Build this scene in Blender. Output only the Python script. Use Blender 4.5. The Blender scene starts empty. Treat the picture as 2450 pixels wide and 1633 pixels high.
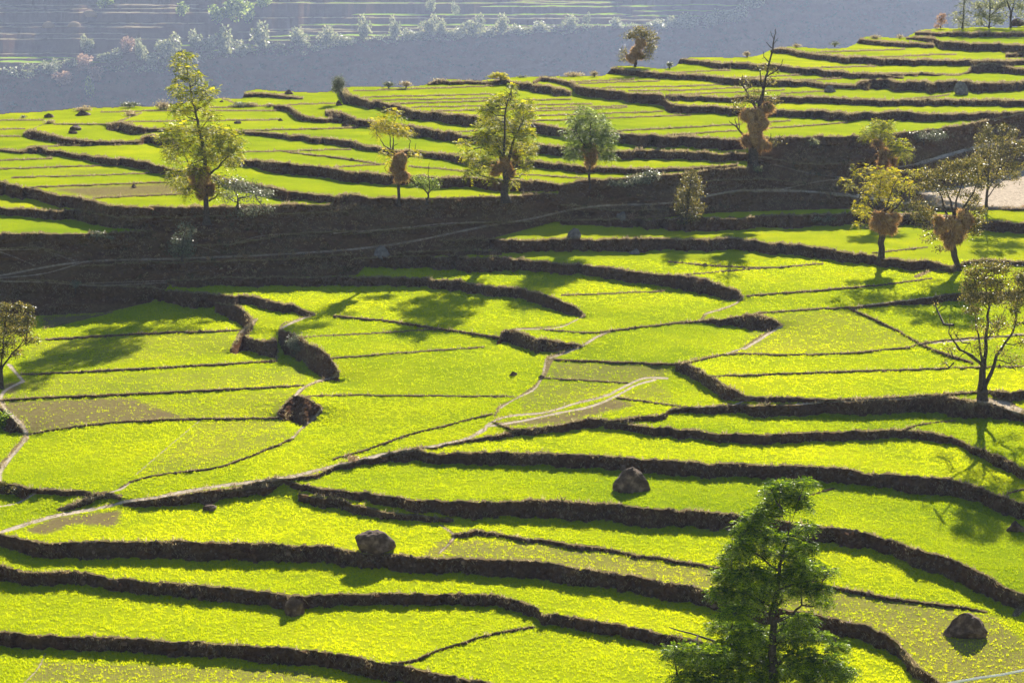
import bpy, math, random
import numpy as np
from mathutils import Vector, Matrix

# ------------------------------------------------------------------ camera, sky, sun, exposure
SC = bpy.context.scene
W, H = 2450.0, 1633.0            # photograph size, the unit of every traced coordinate
LENS, PITCH, CAMZ = 85.0, math.radians(9.6), 38.0
FPX = LENS / 36.0 * W
cam_data = bpy.data.cameras.new("camera"); cam = bpy.data.objects.new("camera", cam_data)
SC.collection.objects.link(cam); SC.camera = cam
cam_data.lens = LENS; cam_data.sensor_width = 36.0; cam_data.sensor_fit = 'HORIZONTAL'
cam_data.clip_start = 1.0; cam_data.clip_end = 6000.0
cam.location = (0, 0, CAMZ); cam.rotation_euler = (math.pi / 2 - PITCH, 0, 0)

SUN_EL, SUN_AZ = math.radians(24.0), math.radians(11.0)      # azimuth: to the right of the viewing direction
world = bpy.data.worlds.new("World"); SC.world = world; world.use_nodes = True
nt = world.node_tree; nt.nodes.clear()
sky = nt.nodes.new('ShaderNodeTexSky'); sky.sky_type = 'NISHITA'; sky.sun_disc = False
sky.sun_elevation = SUN_EL; sky.sun_rotation = SUN_AZ; sky.altitude = 1800
bg = nt.nodes.new('ShaderNodeBackground'); bg.inputs['Strength'].default_value = 0.05
out = nt.nodes.new('ShaderNodeOutputWorld')
nt.links.new(sky.outputs[0], bg.inputs[0]); nt.links.new(bg.outputs[0], out.inputs[0])
sun_data = bpy.data.lights.new("sun", 'SUN'); sun = bpy.data.objects.new("sun", sun_data)
SC.collection.objects.link(sun)
sun_data.energy = 5.0; sun_data.angle = math.radians(0.5); sun_data.color = (1.0, 0.93, 0.80)
sdir = Vector((math.sin(SUN_AZ) * math.cos(SUN_EL), math.cos(SUN_AZ) * math.cos(SUN_EL), math.sin(SUN_EL)))
sun.rotation_euler = sdir.to_track_quat('Z', 'Y').to_euler()
SC.view_settings.view_transform = 'Standard'; SC.view_settings.look = 'None'
SC.view_settings.exposure = 1.5; SC.view_settings.gamma = 1.0
SC.view_settings.use_curve_mapping = False
SC.cycles.volume_bounces = 0; SC.cycles.max_bounces = 6; SC.cycles.transparent_max_bounces = 8

HAZE, GRASS = 0.00007, True
COL = SC.collection
rng = np.random.default_rng(7); random.seed(7)
cosP, sinP = math.cos(PITCH), math.sin(PITCH)

def tag(o, label=None, cat=None, group=None, kind=None):
    if label: o['label'] = label
    if cat: o['category'] = cat
    if group: o['group'] = group
    if kind: o['kind'] = kind
    return o

def unproject(px, py, Z):
    """photo coordinate + distance along the view axis -> world point(s)"""
    u = (np.asarray(px) - W / 2) / FPX; v = (np.asarray(py) - H / 2) / FPX
    return np.stack([Z * u, Z * (cosP - v * sinP), CAMZ - Z * (sinP + v * cosP)], -1)

# ------------------------------------------------------------------ materials
def mat(name):
    m = bpy.data.materials.new(name); m.use_nodes = True
    n = m.node_tree.nodes; n.clear()
    return m, n, m.node_tree.links
def ramp(n, stops):
    r = n.new('ShaderNodeValToRGB'); e = r.color_ramp.elements
    while len(e) < len(stops): e.new(0.5)
    for k, (p, c) in enumerate(stops):
        e[k].position = p; e[k].color = (*c, 1)
    return r
def noise(n, l, src, scale, detail=4, rough=0.55, dist=0.0):
    t = n.new('ShaderNodeTexNoise'); t.inputs['Scale'].default_value = scale
    t.inputs['Detail'].default_value = detail; t.inputs['Roughness'].default_value = rough
    t.inputs['Distortion'].default_value = dist
    l.new(src, t.inputs['Vector']); return t
def mixc(n, l, fac, a, b, mode='MIX'):
    m = n.new('ShaderNodeMix'); m.data_type = 'RGBA'; m.blend_type = mode
    for sock, v in ((m.inputs[0], fac), (m.inputs[6], a), (m.inputs[7], b)):
        if hasattr(v, 'is_linked') or hasattr(v, 'links'): l.new(v, sock)
        elif isinstance(v, (int, float)): sock.default_value = v
        else: sock.default_value = (*v, 1)
    return m.outputs[2]
def mathn(n, l, op, a, b=None, clamp=False):
    m = n.new('ShaderNodeMath'); m.operation = op; m.use_clamp = clamp
    for sock, v in ((m.inputs[0], a), (m.inputs[1], b)):
        if v is None: continue
        if isinstance(v, (int, float)): sock.default_value = v
        else: l.new(v, sock)
    return m.outputs[0]
def coords(n): return n.new('ShaderNodeTexCoord').outputs['Object']
def attr(n, name):
    a = n.new('ShaderNodeAttribute'); a.attribute_name = name; return a.outputs['Fac']

def leaf_material(name, cols, trans=0.55, tint=(1, 1, 1), gloss=0.25):
    """thin leaves: coloured by a per-leaf random attribute, light passes through them"""
    m, n, l = mat(name)
    r = ramp(n, [(i / (len(cols) - 1), c) for i, c in enumerate(cols)])
    l.new(attr(n, 'rnd'), r.inputs[0])
    d = n.new('ShaderNodeBsdfPrincipled'); d.inputs['Roughness'].default_value = 0.45
    d.inputs['Specular IOR Level'].default_value = gloss
    t = n.new('ShaderNodeBsdfTranslucent'); l.new(r.outputs[0], d.inputs['Base Color'])
    l.new(mixc(n, l, 1.0, r.outputs[0], tint, 'MULTIPLY'), t.inputs['Color'])
    mx = n.new('ShaderNodeMixShader'); mx.inputs[0].default_value = trans
    l.new(d.outputs[0], mx.inputs[1]); l.new(t.outputs[0], mx.inputs[2])
    o = n.new('ShaderNodeOutputMaterial'); l.new(mx.outputs[0], o.inputs[0])
    return m
def rough_material(name, cols, scale, bump=0.5, bscale=None, dist=0.05):
    m, n, l = mat(name); c = coords(n)
    a = noise(n, l, c, scale, 6, 0.6); r = ramp(n, [(0.3 + 0.4 * i / (len(cols) - 1), q) for i, q in enumerate(cols)])
    l.new(a.outputs['Fac'], r.inputs[0])
    b = noise(n, l, c, bscale or scale * 4, 6, 0.7)
    bp = n.new('ShaderNodeBump'); bp.inputs['Strength'].default_value = bump; bp.inputs['Distance'].default_value = dist
    l.new(b.outputs['Fac'], bp.inputs['Height'])
    d = n.new('ShaderNodeBsdfPrincipled'); d.inputs['Roughness'].default_value = 0.9
    d.inputs['Specular IOR Level'].default_value = 0.15
    l.new(r.outputs[0], d.inputs['Base Color']); l.new(bp.outputs[0], d.inputs['Normal'])
    o = n.new('ShaderNodeOutputMaterial'); l.new(d.outputs[0], o.inputs[0])
    return m

def ground_material(name):
    """one earth-and-crop material: where crop, bare soil, worn path and dry turf lie is stored on the mesh"""
    m, n, l = mat(name); c = coords(n)
    n1 = noise(n, l, c, 0.22, 5, 0.6); n2 = noise(n, l, c, 3.2, 5, 0.7); n3 = noise(n, l, c, 11.0, 3, 0.6)
    soil = ramp(n, [(0.3, (0.030, 0.012, 0.005)), (0.5, (0.082, 0.036, 0.018)), (0.72, (0.22, 0.12, 0.065))])
    l.new(n2.outputs['Fac'], soil.inputs[0])
    red = mixc(n, l, mathn(n, l, 'MULTIPLY', n1.outputs['Fac'], 0.55), soil.outputs[0], (0.13, 0.045, 0.022))
    vor = n.new('ShaderNodeTexVoronoi'); vor.inputs['Scale'].default_value = 3.4; l.new(c, vor.inputs['Vector'])
    st = ramp(n, [(0.0, (1, 1, 1)), (0.2, (0.85, 0.85, 0.85)), (0.34, (0, 0, 0))]); l.new(vor.outputs['Distance'], st.inputs[0])
    stoney = mathn(n, l, 'MULTIPLY', st.outputs[0], mathn(n, l, 'GREATER_THAN', n1.outputs['Fac'], 0.53))
    soil2 = mixc(n, l, mathn(n, l, 'MULTIPLY', stoney, 0.6), red, (0.30, 0.24, 0.19))
    turf = mixc(n, l, n3.outputs['Fac'], (0.09, 0.08, 0.03), (0.40, 0.31, 0.15))
    tmask = mathn(n, l, 'MULTIPLY', attr(n, 'turf'), mathn(n, l, 'ADD', n2.outputs['Fac'], 0.35), True)
    base = mixc(n, l, tmask, soil2, turf)
    tan = mixc(n, l, n2.outputs['Fac'], (0.08, 0.055, 0.022), (0.36, 0.28, 0.14))
    base = mixc(n, l, mathn(n, l, 'GREATER_THAN', attr(n, 'crop'), 0.02), base, tan)
    crop = ramp(n, [(0.28, (0.20, 0.30, 0.006)), (0.5, (0.36, 0.46, 0.006)), (0.7, (0.60, 0.64, 0.004))])
    l.new(mixc(n, l, 0.5, n1.outputs['Fac'], n3.outputs['Fac']), crop.inputs[0])
    sp = noise(n, l, c, 13.0, 6, 0.75)
    cm = mathn(n, l, 'SUBTRACT', mathn(n, l, 'ADD', attr(n, 'crop'), mathn(n, l, 'MULTIPLY', mathn(n, l, 'SUBTRACT', sp.outputs['Fac'], 0.5), 3.4)), 0.52)
    cm = mathn(n, l, 'MULTIPLY', mathn(n, l, 'MULTIPLY', cm, 3.0, True), mathn(n, l, 'GREATER_THAN', attr(n, 'crop'), 0.02))
    hue = mixc(n, l, attr(n, 'tint'), (0.62, 0.72, 0.9), (1.22, 1.06, 1.0))
    col = mixc(n, l, cm, base, mixc(n, l, 1.0, crop.outputs[0], hue, 'MULTIPLY'))
    pathc = mixc(n, l, n3.outputs['Fac'], (0.50, 0.39, 0.28), (0.84, 0.73, 0.58))
    pf = mathn(n, l, 'MULTIPLY', attr(n, 'path'), mathn(n, l, 'ADD', mathn(n, l, 'MULTIPLY', mathn(n, l, 'SUBTRACT', n2.outputs['Fac'], 0.5), 2.6), 0.85), True)
    col = mixc(n, l, pf, col, pathc)
    bp = n.new('ShaderNodeBump'); bp.inputs['Strength'].default_value = 0.9; bp.inputs['Distance'].default_value = 0.12
    l.new(mathn(n, l, 'ADD', sp.outputs['Fac'], mathn(n, l, 'MULTIPLY', stoney, 0.8)), bp.inputs['Height'])
    d = n.new('ShaderNodeBsdfPrincipled'); d.inputs['Roughness'].default_value = 0.95
    d.inputs['Specular IOR Level'].default_value = 0.0
    l.new(col, d.inputs['Base Color']); l.new(bp.outputs[0], d.inputs['Normal'])
    o = n.new('ShaderNodeOutputMaterial'); l.new(d.outputs[0], o.inputs[0])
    return m

M = {}
M['ground'] = ground_material('terraced_earth_and_crop')
M['crop'] = leaf_material('young_wheat_blades', [(0.12, 0.20, 0.003), (0.42, 0.50, 0.004), (0.78, 0.75, 0.004)], 0.64, (1, 1, 1), 0.0)
M['dry'] = leaf_material('dry_bank_grass', [(0.20, 0.15, 0.07), (0.38, 0.29, 0.15), (0.55, 0.45, 0.27)], 0.5, (1, 1, 1), 0.1)
M['leaf_yellow'] = leaf_material('yellow_green_leaves', [(0.035, 0.06, 0.004), (0.27, 0.31, 0.008), (0.90, 0.78, 0.015)], 0.55, (1, 1, 1), 0.08)
M['leaf_gold'] = leaf_material('golden_leaves', [(0.08, 0.11, 0.008), (0.50, 0.46, 0.012), (0.90, 0.70, 0.02)], 0.55, (1, 1, 1), 0.08)
M['leaf_green'] = leaf_material('mid_green_leaves', [(0.04, 0.07, 0.008), (0.18, 0.25, 0.03), (0.55, 0.62, 0.12)], 0.5, (1, 1, 1), 0.12)
M['leaf_dark'] = leaf_material('dark_feathery_leaves', [(0.02, 0.05, 0.003), (0.13, 0.23, 0.007), (0.52, 0.64, 0.012)], 0.5, (1, 1, 1), 0.22)
M['leaf_grey'] = leaf_material('grey_green_leaves', [(0.07, 0.09, 0.045), (0.14, 0.15, 0.07), (0.34, 0.33, 0.22)], 0.35, (1, 1, 1), 0.6)
M['leaf_olive'] = leaf_material('olive_leaves', [(0.035, 0.036, 0.006), (0.12, 0.115, 0.014), (0.44, 0.33, 0.06)], 0.5, (1, 1, 1), 0.6)
M['leaf_far'] = leaf_material('pale_far_leaves', [(0.10, 0.12, 0.05), (0.24, 0.26, 0.10), (0.46, 0.44, 0.22)], 0.5)
M['leaf_pink'] = leaf_material('russet_dry_leaves', [(0.22, 0.13, 0.08), (0.40, 0.24, 0.15), (0.55, 0.38, 0.24)], 0.5)
M['brush'] = leaf_material('dry_slope_brush', [(0.05, 0.07, 0.02), (0.16, 0.12, 0.05), (0.34, 0.20, 0.09), (0.45, 0.36, 0.2)], 0.45, (1, 1, 1), 0.1)
M['scrub'] = leaf_material('dull_scrub_leaves', [(0.03, 0.045, 0.02), (0.06, 0.08, 0.035), (0.11, 0.12, 0.06)], 0.35, (1, 1, 1), 0.0)
M['bark'] = rough_material('dark_bark', [(0.035, 0.026, 0.018), (0.075, 0.055, 0.04), (0.14, 0.11, 0.085)], 6, 0.8)
M['straw'] = leaf_material('stored_straw', [(0.28, 0.15, 0.05), (0.56, 0.36, 0.14), (0.85, 0.64, 0.34)], 0.45, (1, 0.9, 0.8), 0.05)
M['straw_core'] = rough_material('packed_straw', [(0.10, 0.05, 0.02), (0.30, 0.18, 0.07), (0.52, 0.35, 0.16)], 9, 1.0, 30)
M['rock'] = rough_material('weathered_boulder', [(0.05, 0.026, 0.015), (0.12, 0.07, 0.042), (0.34, 0.22, 0.14)], 2.2, 0.8, 9, 0.12)
M['rock_grey'] = rough_material('pale_grey_rock', [(0.10, 0.085, 0.075), (0.18, 0.155, 0.14), (0.30, 0.27, 0.245)], 3.0, 0.8, 9, 0.1)
M['pipe'] = rough_material('white_plastic_pipe', [(0.72, 0.74, 0.76), (0.8, 0.82, 0.84)], 3, 0.05)
# ------------------------------------------------------------------ traced terrain
# Every line is "tile x,y,t ...": a tile letter, then the lip of a terrace bank with its height t.
TS = 2353.0 / 850.0
TILES = dict(A=(0, 0), B=(800, 0), C=(1600, 0), D=(0, 350), E=(800, 350), F=(1600, 350),
             G=(0, 650), H=(800, 650), I=(1600, 650), J=(0, 1133), K=(800, 1133), L=(1600, 1133))
def tp(t, x, y): return TILES[t][0] + x / TS, TILES[t][1] + y / TS
def parse(s):
    pts, t = [], None
    for w in s.split():
        if w in TILES: t = w; continue
        v = [float(q) for q in w.split(',')]
        x, y = tp(t, v[0], v[1]); pts.append((x, y, (v[2] if len(v) > 2 else 0) / TS))
    return np.array(pts)
BANKS = """
J 0,1055,115 200,1065,120 450,1078,115 850,1090,120 1100,1110,120 1500,1130,130 1900,1160,140 2200,1190,140 K 138,1212,140 300,1250,140 560,1290,140 750,1340,130 1000,1384,120 1300,1450,120
J 0,605,140 100,640,120 250,655,115 450,650,105 600,665,120 700,690,115 850,700,125 1000,715,120 1300,740,120 1500,750,125 1700,775,130 1870,800,125 2000,815,110 2150,805,115 K 138,802,100 450,795,105 700,800,105 950,800,110 1100,815,105 1250,850,100 1340,890,90 1380,930,85 1500,940,100 1700,970,100 1900,1000,100 2050,1030,105 2200,1070,85 L 60,1082,60 400,1160,50 700,1240,40 1000,1384,30
J 0,400,110 100,430,120 250,455,130 500,455,145 850,450,150 1100,450,150 1500,460,165 1800,465,165 2000,480,140 2200,480,150 K 0,490,150 200,530,120 400,530,140 560,555,140 850,560,140 1100,570,150 1400,595,150 1700,640,150 2000,680,160 2200,720,160 L 137,745,140 250,775,130 500,850,150 700,890,150 950,930,140 1100,965,140 1250,995,150 1400,1050,150 1500,1110,130 1550,1160,100 1570,1210,90 1620,1270,110 1700,1310,110 1800,1390,110
K 780,405,15 840,395,40 950,380,45 1030,390,35 1200,420,30 1500,455,35 1800,500,30 2000,535,30 2200,565,25 L 137,590,25 270,612,25 600,670,25 1020,735,25 1200,770,30 1500,825,30 1700,855,25 1950,885,25 2100,915,12
J 1860,35,20 1930,60,50 2050,85,60 2200,108,60 K 95,120,70 200,125,85 300,145,90 550,175,110 700,180,120 850,185,140 1000,190,145 1200,185,150 1450,180,145 1600,190,150 1900,210,160 2100,235,155 L 137,245,140 300,255,145 430,270,140 550,290,130 750,315,120 900,340,140 1000,350,140 1150,370,150 1350,410,140 1480,450,150 1600,490,160 1750,530,160 1900,585,170 2050,650,180 2150,700,190 2280,780,150 2352,800,140
J 1980,130,70 2150,165,80 K 0,172,80 200,220,70 400,265,50 600,285,45 780,305,25
H 400,1230,30 500,1175,110 650,1205,90 900,1195,100 1200,1200,110 1500,1205,115 1700,1215,115 2000,1235,120 I 0,1250,120 300,1275,120 500,1275,125 900,1290,130 1200,1310,130 L 1370,5,120 1500,5,130 1700,25,150 1850,40,150 2000,75,140 2130,125,120 2200,150,150 2352,200,140
H 1790,1000,50 1900,1010,60 2100,1030,70 I 0,1035,75 250,1065,80 450,1075,80 800,1075,85 1000,1065,80 1200,1055,80 1400,1050,80 1550,1055,75 1700,1065,75 1850,1090,70 1940,1125,60 2050,1175,70 2150,1205,90 2250,1250,100 2352,1310,90
J 820,195,30 900,185,50 1000,165,65 1150,145,80 1270,130,90 1400,110,110 1500,100,70 1600,90,100 1700,60,130 1800,40,140 1880,35,40 2000,20,35 2100,8,35 H 0,1290,50 100,1260,60 200,1240,60 300,1225,60 400,1195,80 500,1170,110 560,1165,20 650,1160,20 800,1130,25 1000,1095,35 1200,1060,45 1400,1030,60 1550,1005,70 1640,985,75 1700,970,80 1780,985,60 1850,985,30 2000,965,40 2200,935,50 I 0,920,45 150,900,60 300,885,70 600,885,90 800,880,100 1000,870,110 1300,855,120 1500,850,130 1800,830,140 1950,850,150 2100,870,130 2200,890,120 2300,930,90 2352,940,80
I 430,850,10 560,835,35 850,838,40 1100,845,20 1300,837,18 1600,825,20 1900,805,20 2050,795,15 2150,795,40 2200,795,80 2300,790,90 2352,785,90
I 50,605,80 130,620,120 200,650,130 260,690,120 320,720,130 400,760,110 470,800,70 510,825,40 560,832,30
I 0,345,12 100,335,14 215,325,20 300,318,50 400,310,70 480,300,95 560,285,125 650,300,110 700,325,75 745,355,10
H 1085,455,35 1120,395,110 1180,390,130 1250,405,135 1350,440,115 1450,455,100 1550,475,50 1640,490,10
G 1110,65,20 1150,60,50 1250,55,60 1500,45,65 1800,40,70 2200,38,75 H 137,38,75 350,42,75 600,55,75 800,65,80 1000,90,80 1200,110,90 1350,145,95 1450,165,110 1520,200,110 1580,230,95 1630,265,50 1655,290,10
E 100,760,60 250,740,90 600,735,110 900,740,115 1200,745,110 1370,765,100 1600,785,90 1800,800,95 1950,820,100 2150,845,100 F 0,845,105 100,855,120 250,890,120 350,920,120 430,950,100 475,980,60 490,1000,10
E 700,630,30 1000,622,90 1600,618,100 1850,618,100 2000,610,105 F 0,612,105 150,615,100 300,612,105 450,620,95 600,635,95 850,655,90 1000,675,90 1200,705,90 1400,735,80 1600,760,80 1750,770,80 1900,790,50 1950,770,30 2100,755,30 2352,770,40
E 1500,495,30 2020,485,80 F 0,482,100 200,480,110 450,480,105 700,465,110 900,455,115 1250,447,110 1500,440,120 1750,460,100 1950,470,90 2100,490,100 2352,510,100
F 200,345,60 330,320,100 600,300,115 900,300,110 1050,320,95 1200,340,75 1400,350,60 1600,360,60 1700,375,50 1900,400,40
D 0,235,120 200,280,110 350,320,110 500,340,110 600,355,110 680,385,130 800,400,140 950,405,110 1100,405,110 1300,405,110 1600,400,100 2000,390,90 2200,385,90 E 0,342,90 300,345,90 600,350,90 1000,337,80 1200,330,80 1470,318,40
E 1490,262,60 1600,237,70 1900,212,80 2050,200,80 F 0,190,90 60,187,100 200,165,100 400,155,100 530,150,70 
C 500,922,50 700,916,70 900,912,80 1300,900,90 1550,885,100 1850,845,100 2050,815,90 2200,790,80 2352,755,60
D 0,410,70 300,425,75 500,435,80 600,450,90 800,470,90 1000,480,80
D 0,580,100 300,580,110 600,578,100 1000,562,60
D 0,895,90 150,895,100 300,900,110 G 600,95,110 900,105,120 1100,118,110 1250,135,120 1400,145,110 1450,160,60
G 1450,155,75 1650,165,75 1750,180,85 1850,210,80 2000,245,60 2080,280,15
G 1430,215,90 1500,220,120 1580,235,160 1640,280,150 1670,310,110 1650,350,80 1600,400,70
G 1530,500,40 1565,450,110 1590,425,130 1650,445,130 1750,460,130 1830,450,170
G 1850,385,120 1890,400,210 1950,420,230 2050,475,220 2120,510,230 2180,560,190 2220,620,130 2240,670,60 2200,705,20 2130,725,12
G 1840,930,30 1890,880,150 1950,825,250 2010,830,260 2070,860,200 2130,900,60
A 160,885,20 190,868,70 300,890,60 450,920,50 600,935,35 800,940,22 930,938,20
A 710,830,40 780,815,70 850,830,80 950,850,50 1010,855,30 1100,858,25 1560,872,25 1800,885,40 2000,905,50 2200,925,55 2352,945,60 B 200,970,40 300,980,40 420,1000,40 560,1005,45 750,1025,60 960,1060,70 E 1250,100,60 1500,120,55 1800,140,50 2100,150,35 F 0,150,30 200,140,20 450,125,15
A 940,915,60 1000,900,80 1100,925,75 1180,955,60
A 0,990,20 150,1000,25 200,980,50 350,1000,50 500,1025,45 700,1045,60 850,1055,70 D 950,105,70 1100,140,60 1200,165,60 1400,190,60 1600,240,70 1800,280,80 1900,300,80 2000,310,70 2150,325,60 2250,335,40 2352,325,20
D 1500,100,40 1640,90,60 1750,100,90 2000,130,95 2200,150,95 E 137,170,90 300,185,95 500,200,90 700,210,90 950,215,95 1150,230,95 1350,235,85 1450,250,65 1500,265,45
A 1820,698,45 1900,710,45 1960,740,60 2050,780,40 2200,790,35 2260,795,30
A 2160,740,40 2220,745,80 B 60,755,80 150,790,70 250,810,55 350,830,50 500,840,90 650,860,80 800,890,80 950,915,70 1290,955,90 1400,965,90 1550,980,80 1800,1000,70 2000,1000,75 C 0,1005,80 137,1008,75 300,1018,70 520,1020,65
B 40,600,50 60,620,70 150,650,70 300,680,60 400,705,80 550,740,75 700,750,90 850,760,100 950,775,85 1290,825,90 1400,835,90 1550,855,90 1870,885,90 2100,895,95 C 0,905,90 200,908,95 470,920,90 560,920,60
B 1050,555,25 1065,540,40 1130,530,45 1180,550,50 1300,560,60 1500,590,60 1560,615,40
B 1320,540,20 1360,520,30 1500,535,35 1580,550,50 1600,565,70 1750,590,75 1900,610,75 2050,630,85 2180,645,85 C 0,680,75 200,705,65 400,715,65 700,735,60 900,735,70 1100,745,70 1400,745,70 1450,735,80 1700,755,65 1900,755,65 2352,740,60
B 625,560,12 660,540,32 800,540,30 1000,550,20 1050,555,12
B 2200,635,35 2280,640,40 C 0,640,40 150,640,40 300,645,40 700,645,55 1000,650,55 1300,660,55 1600,665,55 2000,665,55 2352,670,50
B 1800,480,15 1840,455,45 1950,465,50 2150,485,45 C 0,488,50 200,500,50 440,520,55 700,535,55 900,545,50 1030,560,40 1130,565,30 1240,570,30
C 1245,555,40 1300,530,80 1500,540,80 1900,545,80 2352,548,80
C 65,395,40 150,400,35 300,415,50 600,430,50 900,455,60 1200,485,50 1400,495,35 1550,515,10
C 1400,492,12 1680,490,20 1980,480,15 2000,450,45 2352,455,48
C 680,325,40 800,330,50 870,350,50 960,360,45 1100,375,50 1300,385,55 1500,395,50 1750,400,50 2030,405,48 2352,405,40
C 1250,260,40 1400,275,38 1600,290,38 1750,300,30
C 1575,250,20 1650,250,30 1770,260,50 1800,270,70 1880,280,75 2000,290,75 2200,300,70 2352,305,70
C 1640,215,25 1800,220,35 2100,220,40 2352,225,38
C 2235,360,30 2352,350,40
G 0,905,160 60,955,140 110,1005,90 150,1060,30
J 0,60,110 90,75,100 180,100,90 200,105,30
J 190,100,40 400,110,50 600,125,40
J 380,240,15 440,215,40 600,150,60 720,120,55 800,160,30
A 1615,625,30 1700,620,32 1850,635,28 2000,650,14
D 1300,660,30 1600,645,35 1900,590,30 2352,565,25
D 0,685,60 250,680,60 420,715,30
D 480,800,30 900,780,60 1300,770,50 2000,745,50 2352,715,30
E 60,590,25 400,560,35 900,515,35 1300,505,30
E 420,710,30 800,695,45 1100,700,30
F 560,70,35 900,120,45 1200,110,40 1500,70,30
F 250,235,30 600,225,40 900,245,30
E 1500,390,40 1900,430,45 2200,425,30
D 900,480,30 1400,470,45 1900,450,40 2300,440,30
"""
BUNDS = """
B 130,605,6 1050,572,6|B 190,645,6 1060,625,6|B 260,665,6 1150,650,6|B 390,688,8 1000,670,8 1560,658,8|B 520,712,6 1700,690,6|B 650,738,7 1930,705,7
B 1280,740,6 1930,715,6|B 1280,770,7 2170,740,7|B 1280,803,8 2352,765,7|B 1870,868,8 2352,845,8|B 2250,893,6 2352,888,6|B 1550,545,6 1980,528,6|B 1620,555,6 2150,538,6
B 1780,583,6 2352,572,6|B 1950,603,6 2352,598,6|B 0,850,6 150,845,6|B 800,875,7 940,868,7
A 0,800,5 290,797,5|A 0,857,5 160,855,5|A 0,905,6 130,905,6|A 360,825,7 710,824,8|A 830,808,6 1850,795,6|A 670,745,6 1130,735,5 1900,735,5|A 1390,715,5 2230,685,5|A 1610,865,8 2352,848,8
A 1600,1008,6 2320,992,7|A 1880,1005,8 2352,1060,14 E 300,120,10|A 210,972,6 930,955,6|A 0,1065,6 340,1050,6|A 370,1105,6 740,1098,6|D 0,92,6 340,85,6|D 0,150,9 720,128,7
D 80,207,8 620,193,6 1020,178,5|D 200,272,10 1200,235,9|D 620,342,9 1240,315,9|E 0,138,7 330,120,6|E 500,135,9 880,165,8|E 1200,185,7 1700,215,7
C 0,577,5 360,563,5|C 0,605,5 550,580,5|C 0,630,6 760,600,6|C 750,622,6 1030,605,6|C 0,482,5 400,468,5|C 500,515,5 880,500,6|C 830,535,5 1140,523,5|C 1010,450,6 1370,440,5
C 980,348,5 1560,330,6|C 1310,382,5 1900,360,6|C 1560,660,5 1850,632,6|C 0,770,6 100,768,6|C 0,850,8 470,825,8|C 0,893,8 450,868,8|C 640,852,8 1180,815,8|C 640,812,6 800,803,6
F 0,765,10 300,790,12 680,802,10 1010,778,8|F 110,850,9 700,802,6|F 1350,707,8 1710,668,8|F 520,988,14 1200,935,14 1470,910,12 1740,875,10
I 590,272,12 1000,245,12 1250,230,20 1400,215,30 1500,200,40 1600,190,50 1900,150,80 2352,130,60|I 1200,245,14 1310,290,26 1500,380,22 1650,465,20 1800,530,26 2010,600,24
I 1590,500,10 1650,480,12 2352,415,12|I 100,605,14 400,545,14 800,548,14 1200,535,14 1590,500,12|I 290,690,14 1000,665,17 2020,632,14 2352,625,10|I 1550,1045,14 1650,1015,14 1890,985,10
H 0,290,18 400,330,20 700,375,22 1090,432,20|H 0,425,6 700,380,6|H 0,572,8 400,540,10 990,498,8|H 0,815,10 1180,825,12|H 1370,380,10 1750,400,14 1850,385,14 I 0,345,12
H 1460,580,22 2250,610,22|H 1370,700,12 1940,735,12|H 1870,830,12 2290,890,12|H 1510,155,9 2180,130,8|H 0,1235,16 200,1180,18 450,1090,20 700,1025,18 1040,940,16
J 800,90,12 860,55,14 1090,0,16 G 1450,1290,18 1700,1200,20 1940,1100,20|G 140,680,14 1000,635,20 1830,590,16|G 20,845,22 1000,800,22 2010,750,18|G 180,1075,18 600,1010,18 1000,980,20 1860,965,16
G 310,445,18 900,410,18 1580,385,14|G 290,375,6 740,270,6|G 2030,825,10 2352,815,10|G 2200,570,8 2352,560,8|G 1990,435,6 2352,412,6
K 380,1250,18 500,1240,26 650,1180,26 900,1100,26 1080,1050,24 1320,1010,18|L 880,160,10 1090,95,14|L 2240,130,14 2352,100,20|H 1050,990,10 1200,1040,30 1350,1030,12
"""
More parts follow.
